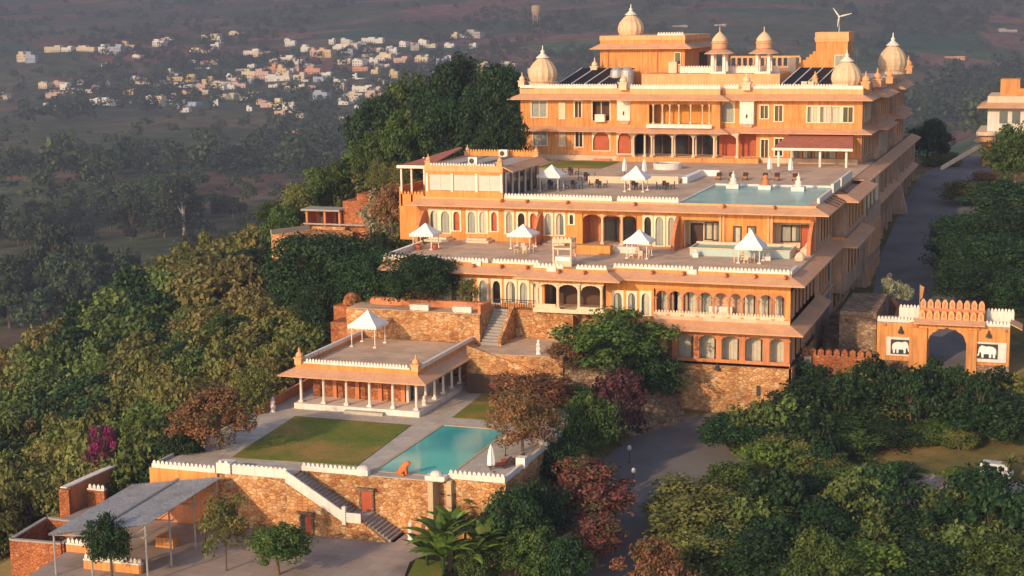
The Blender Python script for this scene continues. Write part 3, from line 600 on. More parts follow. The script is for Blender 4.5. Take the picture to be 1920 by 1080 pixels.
m.box(UL-.05,c0,Y3-.1,Y3+.2,25.7,26.5); m.box(c0,c1,66.4,66.8,25.7,26.5); m.box(c1,UR+.05,Y3-.1,Y3+.2,25.7,26.5); m.box(UR-.15,UR+.1,Y3+.2,126,25.7,26.5); part(m,'roof_fascia',ORANGE2)
m=MB(); m.box(UL+.3,UR-.16,Y3+.2,126,26.11,26.4); m.box(c0,c1,66.8,Y3+.2,26.11,26.38); part(m,'roof_slab',FLOOR2)
tp=[(-43.5,Y3+.1),(-35.9,Y3+.1)]; par([(UL+2.2,Y3+.05),(-36.3,Y3+.05)],26.5,26.85,.32); par([(-34.4,Y3+.05),(c0,Y3+.05)],26.5,26.85,.3)
par([(c0,66.6),(c1,66.6)],26.5,26.85,.32); par([(c1+.2,Y3+.05),(-18.6,Y3+.05)],26.5,26.85,.32); par([(-16.6,Y3+.05),(UR-2,Y3+.05)],26.5,26.85,.32)
par([(UL,Y3+.05),(UL+2.2,Y3+.05)],26.4,26.95,0,.3); par([(UR-5,Y3-.02),(UR,Y3-.02)],26.4,26.9,0,.3); par([(UR-.05,Y3+2),(UR-.05,124)],26.4,26.9,.2)
def dome(px,pyt,pyb,Y,zb,wpx,name='dome',fin=.32):
    c=aty(px,pyb,Y); t=aty(px,pyt,Y); s=proj(c)[2]/FOC; r=wpx*s/2; h=t[2]-c[2]
    m=MB(); m.lathe(c[0],Y,bulb(r,h*.80,c[2]),28,rib=.05); o=part(m,name,DOMEM,smooth=False)
    f=MB(); z=c[2]+h*.68; f.lathe(c[0],Y,[(r*.5,z),(r*.42,z+h*.03),(r*.22,z+h*.10),(r*.1,z+h*.15),(r*.16,z+h*.19),(r*.05,z+h*.24),(r*.03,z+h*.36)],14); f.build('finial',WHITE,o,smooth=True)
    b=MB(); b.lathe(c[0],Y,[(r*.95,c[2]-.6),(r*.95,c[2]-.1),(r*1.05,c[2]-.05),(r*.9,c[2]+.05)],24); b.build('drum',DOMEM,o)
dome(1018,88,153,71,0,55); dome(1587,94,160,71,0,58); dome(1183,10,66,86,0,50); dome(1673,64,131,98,0,54)
# penthouse with eave
a=aty(1125,90,82);b_=aty(1284,90,82); PA,PB=a[0],b_[0]
m=MB(); m.box(PA,PB,82,100,26.3,33.1); part(m,'penthouse_wall',ORANGE)
m=MB(); eave(m,[(PA,100),(PA,82),(PB,82),(PB,100)],1.3,32.6,31.9,.12); part(m,'penthouse_eave',TAN)
m=MB(); m.box(PA-.05,PB+.05,81.93,100.,33.1,33.8); part(m,'penthouse_parapet',ORANGE2); par([(PA+9,82.1),(PB-.2,82.1)],33.8,34.0,.3); 
q=pb(1266,99,1276,120,82); window(pal,q,81.97,b=.1,style='dark',depth=-.005,proud=.08,name='penthouse_window'); 
for px in (1232,1140): m=MB(); x=aty(px,110,82)[0]; m.box(x-.12,x+.12,81.8,81.99,26.4,32.2); part(m,'penthouse_pilaster',PINKISH)
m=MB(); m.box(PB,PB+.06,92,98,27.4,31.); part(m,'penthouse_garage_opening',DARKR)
# raised roof stage with white railing and two kiosks
m=MB(); m.box(aty(1203,150,74)[0],aty(1462,150,74)[0],74,98,26.4,28.3); part(m,'raised_stage',ORANGE2)
par([(aty(1275,130,78)[0],78),(aty(1462,130,78)[0],78)],28.3,29.1,.3); m=MB(); m.box(aty(1255,130,79)[0],aty(1270,130,79)[0],78.5,79.5,28.3,29.9); part(m,'roof_chimney',CREAM); m=MB(); m.box(aty(1478,110,84)[0],aty(1492,110,84)[0],84,86,26.4,30.3); part(m,'roof_chimney',CREAM)
m=MB(); x0,x1=aty(1370,120,99)[0],aty(1500,120,99)[0]; m.box(x0,x1,99,99.3,28.3,28.6)
for i in range(13): x=x0+(x1-x0)*i/12; m.box(x-.15,x+.15,99,99.3,28.6,29.9)
m.box(x0,x1,99,99.3,29.9,30.2); part(m,'back_balustrade',ORANGE2)
for px in (1349,1432):
    c=aty(px,141,76); x=c[0]; z=28.3; k=MB(); 
    for sx in (-.85,.85):
        for sy in (-.85,.85): k.box(x+sx-.22,x+sx+.22,76+sy-.22,76+sy+.22,z,z+2.85)
    k.box(x-1.15,x+1.15,74.85,77.15,z-.02,z+.3); o=part(k,'roof_kiosk',WHITE,label=('leftmost' if px==1349 else 'rightmost')+' of the two white kiosks with tiered buff cap on the roof')
    h=MB(); h.lathe(x,76,[(2.25,z+2.85),(2.2,z+2.95),(1.0,z+3.55),(1.15,z+3.6),(1.15,z+4.35),(1.3,z+4.4),(1.2,z+4.55)],20); h.build('kiosk_canopy',TAN,o)
    h=MB(); h.lathe(x,76,[(1.1,z+4.55),(1.15,z+4.8),(1.0,z+5.1),(.65,z+5.55),(.25,z+5.9),(.08,z+6.0),(.05,z+6.7)],18); h.build('kiosk_cap',DOMEM,o,smooth=True)
# two turrets on the parapet above the oriels and others along the right side
for px,pyb,Y,s in ((1169,162,67.6,1.35),(1400,165,67.6,1.35),(1623,172,70.5,1.3),(1645,160,78,1.4),(1668,150,88,1.2),(1703,132,112,1.5),(979,156,72,1.1),(1115,130,80,1.2),(1490,128,90,1.),(1262,66+62,79,.9),(1528,150,72,.9)):
    c=aty(px,pyb,Y); m=MB(); pinnacle(m,c[0],Y,max(26.3,c[2]-.5),s); part(m,'roof_turret',CREAM if px<1500 else ORANGE2)
# orange stair tower
a=aty(1530,100,84);b_=aty(1589,100,84); m=MB(); m.box(a[0],b_[0],84,90,26.3,32.6); m.box(a[0]-3.2,a[0]-.01,85,89,26.3,29.2)
for i in range(5): m.box(a[0]-2.6+i*.5,a[0]-2.1+i*.5-.002,85,89,29.2,29.5+i*.42)
part(m,'stair_tower',ORANGE); m=MB(); m.box(a[0]-.15,b_[0]+.15,83.85,90.15,32.6,34.0); m.box(a[0]-.25,b_[0]+.25,83.75,90.25,33.0,33.15); part(m,'tower_parapet',ORANGE2)
q=pb(1566,104,1580,124,84); window(pal,q,83.97,b=.1,style='grey',depth=-.005,proud=.08,name='tower_window')
# red tiled verandah roof in front
x0,x1=aty(1449,277,62)[0],aty(1600,278,62)[0]; xb0,xb1=aty(1480,250,67.9)[0],aty(1600,250,67.9)[0]
m=MB(); m.hexa([(x0,61.5,18.55),(x1,61.5,18.55),(xb1,67.95,20.1),(xb0,67.95,20.1)],[(x0,61.5,18.7),(x1,61.5,18.7),(xb1,67.95,20.25),(xb0,67.95,20.25)]); o=part(m,'tiled_verandah_roof',TILE)
f=MB(); f.box(x0,x1,61.3,61.49,18.45,18.8); f.build('roof_edge_trim',WHITE,o)
for x in (x0+.8,(x0+x1)/2+1,x1-.9): m=MB(); m.box(x-.14,x+.14,61.9,62.18,16.2,18.54); part(m,'verandah_post',WHITE)
for px in (1488,1512,1535,1558): q=pb(px-7,278,px+9,303,67.9); q[2]=16.4; window(pal,q,Y3-.03,b=.08,style='curtain',depth=-.01,proud=.1,name='verandah_window',frame=WOODD)
# --- right hand side faces
def side_windows(rows,X,name='side_window'):
    xf=lambda u,v,z:(X-v,u,z)
    for (u0,u1,z0,z1,n,sty) in rows:
        W=(u1-u0)/n
        for i in range(n): window(pal,[u0+W*i+W*.15,u0+W*(i+1)-W*.15,z0,z1],0,xf,b=.1,style=sty,name=name,bars=0,depth=-.01,proud=.14,frame=TAN)
m=MB(SX)
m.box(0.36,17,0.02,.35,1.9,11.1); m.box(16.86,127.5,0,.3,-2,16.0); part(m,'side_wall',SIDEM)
side_windows([(1.5,16,7.0,9.6,6,'door'),(19,28,11.9,14.6,4,'door'),(18.5,27.5,6.5,9.8,4,'dark'),(2,15,2.6,4.8,4,'dark'),(64,76,11.5,14.6,4,'dark'),(30,45,2.4,5.2,4,'dark'),(66,124,7.5,10,12,'dark'),(1.5,16,2.6,4.8,5,'dark'),(80,126,11.6,14.8,12,'dark'),(66,124,2.6,5.4,10,'door')],0.)
m=MB(); m.box(.02,1.5,30,47,4.5,15.6); part(m,'side_bay',SIDEM)
side_windows([(31,46,12.,14.8,5,'dark'),(31,43,6.6,9.8,4,'door')],1.5)
m=MB(); m.box(.02,1.9,49,63,2,11.2); m.box(1.75,1.9,49,63,11.2,12.); part(m,'side_terrace',SIDEM); side_windows([(49.5,62.5,6.2,9.6,6,'dark'),(49.5,62.5,2.4,4.8,6,'dark')],1.9)
for y in (49.5,53.5,57.5,61.5,63.5): m=MB(); column(m,1.3,y,11.2,15.6,.2); part(m,'side_column',CREAM)
m=MB(SX); m.box(49.5,63,-.06,-.01,11.3,15.2); part(m,'side_verandah_recess',DARKG)
m=MB(); eave(m,[(.35,65),(.35,127)],1.1,11.4,10.8,.12); part(m,'lower_side_eave',TAN)
m=MB(); m.box(.01,.34,17.01,127.4,5.6,5.9); m.box(.01,.34,17.01,29.9,10.2,10.5); m.box(.01,.3,64.,127.4,15.1,15.4); part(m,'side_string_course',TAN)
m=MB()
for y in list(range(66,128,6)): m.box(.35,.75,y-.4,y+.4,-2,15.0)
part(m,'side_pilasters',SIDEM)
m=MB(); m.box(.02,1.3,64,66,-2,15.2); part(m,'side_buttress',SIDEM)
m=MB(); m.hexa([(.02,95,2),(3.5,95,2),(3.5,97,2),(.02,97,2)],[(.02,95,13),(.8,95,13),(.8,97,13),(.02,97,13)]); part(m,'side_buttress',SIDEM)
m=MB(); m.tube((.25,26.6,0),(.25,26.6,10.6),.13); m.tube((.25,47.8,0),(.25,47.8,15.4),.13); part(m,'drain_pipe',METAL)
xfU=lambda u,v,z:(UR-v,u,z)
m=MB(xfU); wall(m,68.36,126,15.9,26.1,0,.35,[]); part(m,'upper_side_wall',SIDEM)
for (a,b2) in ((78,90),(102,114)): m=MB(); m.box(UR+.01,UR+1.2,a,b2,16,26.05); part(m,'upper_side_bay',SIDEM)
side_windows([(69,77.5,21.9,24.3,4,'curtain'),(91,101.5,21.9,24.3,4,'grey'),(69,77.5,17.2,19.9,3,'dark'),(91,101.5,17.2,19.9,3,'dark'),(115,125,21.9,24.3,3,'dark'),(115,125,17.2,19.9,3,'dark')],UR)
side_windows([(78.5,89.5,21.9,24.3,4,'dark'),(102.5,113.5,21.9,24.3,4,'dark'),(78.5,89.5,17.2,19.9,4,'grey'),(102.5,113.5,17.2,19.9,3,'dark')],UR+1.2)
# stepped battens on the side eave near the pool
for k in range(7): y=22+k*2.; m=MB(); m.hexa([(.1,y,16.15),(1.55,y,15.55),(1.55,y+.18,15.55),(.1,y+.18,16.15)],[(.1,y,16.3),(1.55,y,15.7),(1.55,y+.18,15.7),(.1,y+.18,16.3)]); part(m,'eave_batten',DARKR)
# ================================================================ glazed dining hall on the pool terrace
din=empty('dining_hall',(-40.5,24,16.2),'small flat-roofed glazed dining hall with pale blinds at the left end of the upper terrace','building')
DL,DR,D0,D1=-45.4,-35.8,16.35,30.
def P3(root): return lambda mb,name,m,label=None,parent=None: (lambda o:(o.__setitem__('label',label) if label else None,o)[1])(mb.build(name,m,parent or root))
dp=P3(din)
m=MB(); wall(m,DL,DR,16.31,19.6,D0,D0+.3,[(DL+.5,DL+3.2,17.05,18.95),(DL+3.55,DL+6.25,17.05,18.95),(DL+6.6,DR-.3,17.05,18.95)]); m.box(DL,DL+.3,D0+.31,D1,16.21,19.6); m.box(DL+.31,DR,D1-.3,D1,16.21,19.6); dp(m,'wall',YELLOWO)
for a,b_ in ((DL+.5,DL+3.2),(DL+3.55,DL+6.25),(DL+6.6,DR-.3)):
    m=MB(); m.box(a,b_,D0+.14,D0+.18,17.05,18.95); g=dp(m,'window',BLUEG); c=MB(); c.box(a,b_,D0+.08,D0+.12,17.1,18.95); c.build('blind',BLINDM,g)
    c=MB(); c.box((a+b_)/2-.03,(a+b_)/2+.03,D0+.02,D0+.07,17.05,18.95); c.build('mullion',WHITE,g)
for x in (DL+.25,DL+3.37,DL+6.42,DR-.15): m=MB(); m.box(x-.14,x+.14,D0-.05,D0-.003,16.95,19.1); dp(m,'white_pilaster',WHITE)
m=MB(); m.box(DR-.09,DR-.03,D0+.31,D1-.31,16.25,19.2); dp(m,'side_glazing',DARKG)
for i in range(6): y=D0+1.+i*2.35; m=MB(); m.box(DR-.02,DR+.14,y-.09,y+.09,16.25,19.3); dp(m,'side_post',WHITE)
m=MB(); m.box(DL,DR,D0,D1,19.61,19.9); dp(m,'roof',FLOOR2)
m=MB(); m.box(DL-.05,DR+.05,D0-.06,D0+.25,19.3,20.0); m.box(DL-.05,DL+.25,D0+.26,D1,19.65,20.0); m.box(DR-.2,DR+.05,D0+.26,D1,19.3,20.0); dp(m,'roof_fascia',ORANGE2)
m=MB(); merlons(m,(DL+.6,D0+.1),(DR-.9,D0+.1),20.0,.3,.24,.1); dp(m,'front_merlons',WHITE)
m=MB(); m.box(DL,DR,D1-.35,D1+.02,19.95,20.5); merlons(m,(DL+.6,D1-.2),(DR-.6,D1-.2),20.5,.3,.24,.1); dp(m,'back_parapet',YELLOWO)
m=MB(); eave(m,[(DR,D0),(DR,D1)],1.25,20.0,19.4,.12); dp(m,'side_eave',TAN)
for x,y in ((DL+.35,D0+.3),(DR-.4,D0+.3),(DL+.3,D1-.2),(DR-.3,D1-.2)): m=MB(); pinnacle(m,x,y,19.9,.75); dp(m,'corner_finial',ORANGE2)
m=MB(); m.box(DL+3,DL+3.15,D0+.3,D1-.4,19.905,20.0); m.box(DL+6.,DL+6.3,D0+.3,D1-.4,19.905,20.1); dp(m,'roof_rib',GREYC)
ver=empty('tiled_canopy',(-47,22,16),'red tiled lean-to roof on white posts at the left of the dining hall','canopy')
vp=P3(ver); m=MB(); m.hexa([(-49.2,17.3,19.6),(DL-.02,17.3,19.6),(DL-.02,29,20.9),(-45.9,29,20.9)],[(-49.2,17.3,19.75),(DL-.02,17.3,19.75),(DL-.02,29,21.05),(-45.9,29,21.05)]); vp(m,'roof',TILE)
m=MB(); m.box(-49.3,DL-.02,17.15,17.29,19.5,19.85); vp(m,'edge_trim',WHITE)
for x,y in ((-48.9,17.6),(-47.6,17.6),(-48.6,24)): m=MB(); m.box(x-.1,x+.1,y-.1,y+.1,15.,19.6 if y<20 else 20.2); vp(m,'post',WHITE)
m=MB(); m.box(-49.2,-46.05,17.5,28,11.,16.4); m.box(-49.2,-49.,17.5,28,16.4,17.3); merlons(m,(-49.1,17.55),(-46.1,17.55),16.4,.4); vp(m,'terrace_wall',YELLOWO)
# ================================================================ poolside pavilion
pav=empty('poolside_pavilion',(-37.5,-14,0),'low flat-roofed ochre pavilion with slender white columns beside the lawn','pavilion')
pp=P3(pav); A0,A1,B0,B1=-43.6,-31.6,-20.9,-6.3
m=MB(); m.box(A0-.5,A1+.5,B0-.6,B1,.002,.55); pp(m,'plinth',WHITE)
m=MB(); m.box(-38.6,-34.6,B0-1.2,B0-.602,.006,.3); pp(m,'steps',DECKM)
for i in range(6): m=MB(); column(m,A0+(A1-A0)*i/5,B0,.55,3.45,.15); pp(m,'column',WHITE)
for i in range(1,6): m=MB(); column(m,A1,B0+i*2.3,.55,3.45,.14); pp(m,'side_column',WHITE)
m=MB(); wall(m,A0,A1-2.2,.55,3.5,B0+2.6,B0+2.85,[]); m.box(A0,A0+.25,B0+2.86,B1,.55,3.5); pp(m,'inner_wall',STONER)
m=MB(); wall(MB(),0,1,0,1,0,1); 
mm=MB(lambda u,v,z:(A1-2.15+v,u,z)); wall(mm,B0+2.62,B1,.55,3.5,0,.25,[(B0+3.1,B0+4.2,.56,2.9),(B0+5.4,B0+6.6,1.6,2.6),(B0+7.8,B0+9.,1.6,2.6),(B0+10.6,B0+11.7,.56,2.8)]); pp(mm,'white_side_wall',WHITE)
for a,b_,z0,z1 in ((B0+3.1,B0+4.2,.56,2.9),(B0+5.4,B0+6.6,1.6,2.6),(B0+7.8,B0+9.,1.6,2.6),(B0+10.6,B0+11.7,.56,2.8)): m=MB(); m.box(A1-2.08,A1-2.02,a,b_,z0,z1); pp(m,'side_opening',DARKG)
for i in range(1,5): m=MB(); x=A0+(A1-A0)*i/5; m.box(x-.2,x+.2,B0+2.4,B0+2.59,.56,3.5); pp(m,'wall_pilaster',PINKISH)
m=MB(); m.box(A0-.3,A1+.3,B0-.3,B1,3.5,3.98); pp(m,'roof_slab',YELLOWO)
m=MB(); m.box(A0-.05,A1+.05,B0-.1,B1,3.981,4.02); pp(m,'roof_terrace',FLOORM)
m=MB(); m.box(A0-.32,A1+.32,B0-.32,B0-.06,3.981,4.45); m.box(A0-.32,A0-.06,B0-.059,B1,3.981,4.4); m.box(A1+.06,A1+.32,B0-.059,B1,3.981,4.4); pp(m,'fascia',YELLOWO)
m=MB(); eave(m,[(A0-.3,B1),(A0-.3,B0-.3),(A1+.3,B0-.3),(A1+.3,B1)],1.35,4.0,3.45,.12); pp(m,'eave',TAN)
m=MB(); m.box(A0+.5,A1-.5,B0-.28,B0-.1,4.45,4.6); merlons(m,(A0+.7,B0-.19),(A1-.7,B0-.19),4.6,.34,.24,.08); pp(m,'front_parapet',WHITE)
for x in (A0-.19,A1+.19): m=MB(); m.box(x-.16,x+.16,B0+.5,B1,4.4,4.75); pp(m,'side_parapet',WHITE)
for x in (A0-.05,A1+.05): m=MB(); pinnacle(m,x,B0-.05,4.3,.85); pp(m,'corner_finial',ORANGE2)
# ================================================================ terraces and stone walls around the palace
def thing(mb,name,m,label,cat,group=None): return tag(mb.build(name,m),label,cat,group)
m=MB(); m.box(-45.5,-30.6,-5.9,-.26,-3,6.98); m.box(-45.5,-30.6,-6.1,-5.91,4.05,6.98); thing(m,'stone_terrace_wall',STONE,'orange rubble stone wall rising behind the pavilion roof','wall')
m=MB(); m.box(-45.5,-30.6,-5.9,-.26,6.99,7.05); struct(m,'upper_garden_path',FLOORM)
m=MB(); m.box(-44.,-30.6,-3.3,-2.5,7.06,7.75); m.box(-30.9,-30.6,-5.8,-3.31,7.06,7.9); thing(m,'planter_wall',PINKISH,'long low terracotta planter wall in front of the lower arches','planter')
m=MB()
for i in range(12): y=-6.1+i*.36; m.box(-30.55,-28.7,y,y+.36,1.,3.95+(i+1)*.25)
thing(m,'terrace_stairs',GREYC,'grey stone stairs climbing beside the rubble wall to the lower arches','stairs')
m=MB(); m.hexa([(-28.65,-6.3,1),(-28.25,-6.3,1),(-28.25,-1.7,1),(-28.65,-1.7,1)],[(-28.65,-6.3,4.6),(-28.25,-6.3,4.6),(-28.25,-1.7,7.6),(-28.65,-1.7,7.6)]); m.box(-28.65,-22,-1.69,-.3,1.,6.9); thing(m,'stair_wall',STONE,'rubble wall under the iron railing beside the grey stairs','wall')
ra=empty('iron_railing',(-28,-1.6,6.9),'thin iron railing on the ledge left of the columned balcony','railing')
m=MB(); m.box(-30.5,-26.1,-1.62,-1.56,7.85,7.92); m.build('top_rail',DARKM,ra)
m=MB()
for i in range(18): x=-30.45+i*.26; m.box(x-.025,x+.025,-1.61,-1.57,6.92,7.85)
m.build('bars',DARKM,ra)
m=MB(); m.box(-30.4,-20.5,-10.2,-.31,-3,3.9); m.hexa([(-30.4,-10.5,-2),(-22.,-10.5,-2),(-22.,-10.21,-2),(-30.4,-10.21,-2)],[(-30.4,-10.5,4.7),(-22.,-10.5,2.2),(-22.,-10.21,2.2),(-30.4,-10.21,4.7)]); thing(m,'landing_wall',STONE,'rubble stone wall with a sloping top right of the pavilion','wall')
m=MB(); m.box(-30.3,-20.6,-10.1,-.35,3.91,3.96); struct(m,'landing_paving',FLOORM)
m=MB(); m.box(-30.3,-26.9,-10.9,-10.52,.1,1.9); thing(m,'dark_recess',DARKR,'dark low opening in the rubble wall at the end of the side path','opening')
# slope under the palace front right
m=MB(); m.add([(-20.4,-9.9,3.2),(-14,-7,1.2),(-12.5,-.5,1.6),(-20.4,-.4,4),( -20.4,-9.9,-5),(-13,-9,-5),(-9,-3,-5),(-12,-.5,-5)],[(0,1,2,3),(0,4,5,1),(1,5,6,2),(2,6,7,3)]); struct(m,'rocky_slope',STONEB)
# front wall of pool terrace, stair, parapets
m=MB(); m.box(-46.6,-40.2,-43.45,-43.21,-8,-1.51); thing(m,'brown_wall',PINKISH,'shaded brown wall under the ochre wall end, behind the metal canopy','wall')
m=MB(); m.box(-46.6,-40.2,-43.5,-43.21,-1.5,.0); thing(m,'ochre_end_wall',YELLOWO,'ochre rendered wall end above the metal roof','wall')
def whitewall(pts,z0,z1,label,mer=.26,th=.26,cat='parapet'):
    m=MB()
    for a,b_ in zip(pts[:-1],pts[1:]): parapet(m,a,b_,z0,z1,th,mer,w=.26,gap=.14)
    return thing(m,'parapet',WHITE,label,cat)
whitewall([(-46.4,-43.3),(-40.4,-43.3)],.0,.35,'white merlon parapet on the ochre wall end',.3)
m=MB(); m.box(-40.3,-39.,-43.4,-42.2,.0,.9); merlons(m,(-40.2,-43.3),(-39.1,-43.3),.9,.25); thing(m,'white_planter_box',WHITE,'square white planter box at the corner between the two white parapets','planter')
whitewall([(-38.9,-43.1),(-33.9,-43.1)],.0,.75,'plain white parapet at the head of the garden stairs',.12)
whitewall([(-33.8,-40.6),(-28.9,-40.6)],.0,.42,'white merlon parapet between the stairs and the pool',.3)
m=MB(); m.lathe(-28.4,-40.3,[(.62,.0),(.62,.35),(.5,.6),(.25,.72)],14); m.box(-29.2,-27.8,-40.75,-40.52,0,.45); thing(m,'rounded_white_kerb',WHITE,'rounded white curved block at the left front corner of the pool','kerb')
m=MB(); m.box(-22.9,-21.2,-40.4,-39.5,.0,.35); m.lathe(-22.1,-39.9,[(.5,.35),(.4,.6),(.2,.7)],10); thing(m,'white_block',WHITE,'low white stepped block at the right front corner of the pool','kerb')
whitewall([(-21.2,-39.35),(-16.35,-39.35)],.0,.45,'white merlon parapet below the closed poolside umbrella',.3)
for i,(y0,y1,lb) in enumerate(((-39.2,-35.,'nearest'),(-34.2,-29,'second nearest'),(-28.2,-22.5,'third nearest'),(-21.8,-15,'farthest'))):
    m=MB(); m.box(-16.6,-16.35,y0,y1,0,.42); m.cbox(-16.5,y1+.3,.45,.8,.8,.9); thing(m,'side_parapet',WHITE,f'{lb} stretch of white parapet with box along the right edge of the pool deck','parapet')
m=MB(); m.hexa([(-33.85,-43.2,-9),(-25.7,-43.2,-9),(-25.7,-40.55,-9),(-33.85,-40.55,-9)],[(-33.85,-43.2,-.02),(-33.8,-43.2,-.02),(-33.8,-40.55,-.02),(-33.85,-40.55,-.02)])
m=MB()
nst=17; L1=5.1; 
for i in range(nst): x=-33.85+i*L1/nst; z=-(i+1)*3.0/nst; m.box(x,x+L1/nst,-43.0,-40.55,-8,z)
m.box(-28.75,-27.3,-43.0,-40.55,-8,-3.0)
for i in range(9): x=-27.3+i*.30; z=-3.0-(i+1)*1.6/9; m.box(x,x+.30,-43.0,-40.55,-8,z)
sts=tag(m.build('garden_stairs',GREYC),'long grey stairs running down the front stone wall to the courtyard','stairs')
m=MB(); m.vprism([(-33.9,-8),(-25.2,-8),(-25.2,-4.5),(-27.3,-3.05),(-28.75,-3.05),(-33.9,-.05)],-43.3,-43.01); m.build('stone_side',STONE,sts)
m=MB(); m.vprism([(-33.9,-.25),(-28.75,-3.2),(-28.75,-2.3),(-33.9,.75)],-43.48,-43.31); m.build('sloping_white_parapet',WHITE,sts)
m=MB(); m.box(-28.7,-27.3,-43.45,-43.31,-3.15,-2.35); m.cbox(-28.75,-43.4,-2.6,.3,.3,1.5); m.build('landing_parapet',WHITE,sts)
m=MB(); m.tube((-33.5,-40.45,-.4),(-28.8,-40.45,-2.4),.05); m.tube((-28.6,-40.45,-2.2),(-25.4,-40.45,-4),.05); m.build('handrail',DARKM,sts)
for x,y,zb,lb in ((-28.0,-40.6,-3.0,'red wooden door with stone hood on the stair landing'),(-32.2,-43.32,-4.6,'small red wooden door in the wall under the stairs')):
    r=empty('red_door',(x,y,zb),lb,'door'); m=MB(); m.box(x-.5,x+.5,y-.05,y-.0,zb,zb+1.7); m.build('leaf',REDW,r)
    m=MB(); m.box(x-.65,x-.5,y-.12,y,zb,zb+1.85); m.box(x+.5,x+.65,y-.12,y,zb,zb+1.85); m.box(x-.8,x+.8,y-.5,y,zb+1.85,zb+2.0); m.build('surround',STONEB,r)
    if zb<-4: m=MB(); m.box(x-.5,x-.1,y-.07,y-.051,zb,zb+1.7); m.build('dark_opening',DARKM,r)
for x,lb in ((-22.3,'left'),(-21.0,'right')):
    m=MB(); m.box(x-.22,x+.22,-40.75 if lb=='left' else -40.0,-39.41,-8,-.06); thing(m,'pale_pier',BEIGE,f'{lb} of the two pale rendered piers on the stone wall below the pool','pier')
# garden wall on the left of the lawn
m=MB(); m.hexa([(-46.6,-24,0),(-46.35,-24,0),(-46.35,-13,0),(-46.6,-13,0)],[(-46.6,-24,.75),(-46.35,-24,.75),(-46.35,-13,1.1),(-46.6,-13,1.1)]); m.cbox(-46.5,-24.4,.4,.6,.6,.9); thing(m,'garden_wall',PINKISH,'low red garden wall on the left of the pavilion','wall')
m=MB(); m.box(-46.6,-46.4,-42.9,-25,0,.25); thing(m,'deck_kerb',DECKM,'low stone kerb along the left edge of the lawn','kerb')
m=MB(); m.box(-47.5,-44.2,-5.8,-3.,2.,5.4); m.box(-48.5,-45.6,-2.9,-.5,2,6.6); m.lathe(-46.8,-1.6,[(1.2,6.6),(1.0,7.4),(.4,7.9)],8); thing(m,'ruined_wall',STONER,'broken red stone wall beside the pavilion roof tent','wall')
# ================================================================ courtyard: metal shed roof and brick walls
can=empty('metal_canopy',(-43.5,-52,-4.6),'big grey corrugated metal roof on thin white steel posts over the courtyard','canopy')
F_L,F_R,B_R,B_L=(-46.6,-58.2,-1.2),(-38.5,-57.2,0.),(-39.3,-44.2,0.),(-47.6,-44.8,-1.2)
def bil(s,t): 
    a=np.array(F_L)*(1-s)+np.array(F_R)*s; b=np.array(B_L)*(1-s)+np.array(B_R)*s; return a*(1-t)+b*t
m=MB(); n=56; V=[];Fq=[]
for i in range(n+1):
    for t in (0,1):
        p=bil(i/n,t); V.append((p[0],p[1],p[2]+(.05 if i%2 else -.02)))
for i in range(n): a=2*i; Fq.append((a,a+2,a+3,a+1))
m.add(V,Fq); m.add([(x,y,z-.03) for x,y,z in V],[f[::-1] for f in Fq]); m.build('corrugated_roof',ROOFSH,can)
m=MB(); p0=bil(.52,0);p1=bil(.52,1); m.tube((p0[0],p0[1],p0[2]+.12),(p1[0],p1[1],p1[2]+.12),.13,n=5); m.build('ridge_cap',METAL,can)
for s,t in ((.97,.03),(.97,.32),(.97,.64),(.97,.95),(.42,.03),(.03,.05),(.03,.5)):
    p=bil(s,t); m=MB(); m.tube((p[0],p[1],-6. if s<.1 else -4.6),(p[0],p[1],p[2]-.05),.08); m.build('post',METAL,can)
m=MB()
for t in (.03,.36,.68,.97):
    a,b_=bil(.02,t),bil(.98,t); m.tube((a[0],a[1],a[2]-.12),(b_[0],b_[1],b_[2]-.12),.05); m.tube((a[0],a[1],a[2]-.15),(b_[0],b_[1],b_[2]-1.1),.05)
    for k in range(6):
        s=k/6; c=bil(s,t); e=bil(s+1/6,t); m.tube((c[0],c[1],c[2]-.15-.95*s),(e[0],e[1],e[2]-.12),.035)
for s in (.97,):
    a,b_=bil(s,0),bil(s,1); m.tube((a[0],a[1],a[2]-1.05),(b_[0],b_[1],b_[2]-1.05),.04)
m.build('roof_truss',METAL,can)
def lwall(pts,zt,zb,mt,label,cap=None,th=.35,mer=0.):
    r=empty('brick_wall',(pts[0][0],pts[0][1],zb),label,'wall'); m=MB()
    for a,b_ in zip(pts[:-1],pts[1:]): parapet(m,a,b_,zb,zt,th,0)
    m.build('masonry',mt,r)
    if cap:
        m=MB()
        for a,b_ in zip(pts[:-1],pts[1:]): parapet(m,a,b_,zt,zt+.12,th+.06,mer)
        m.build('coping',cap,r)
lwall([(-55.3,-43.4),(-55.0,-36.)],-2.6,-9,PINKISH,'tall brown wall with slanting white top behind the metal roof',WHITE,.6)
lwall([(-55.4,-43.8),(-54.4,-43.8)],-2.5,-9,STONER,'narrow red pillar at the end of the tall brown wall')
lwall([(-54.3,-41.2),(-52.6,-41.2)],-3.2,-9,STONER,'short red wall carrying a few white merlons behind the metal roof',WHITE,.35,.4)
lwall([(-54.2,-52.4),(-49.6,-52.1),(-49.6,-47),(-54.8,-46.7),(-54.2,-52.4)],-4.2,-10,STONER,'roofless square red brick enclosure at the bottom left',GREYC,.3)
lwall([(-48.9,-52.4),(-46.6,-52.4)],-4.0,-9,ORANGE,'orange wall with white merlons under the front of the metal roof',WHITE,.3,.4)
lwall([(-45.2,-55.5),(-40.2,-55.3)],-3.9,-9,ORANGE,'long orange wall with white merlons along the front of the courtyard',WHITE,.35,.4)
lwall([(-52.4,-41.3),(-47.,-41.9)],-4.0,-9,PINKISH,'low brown back wall in the shade of the metal roof')
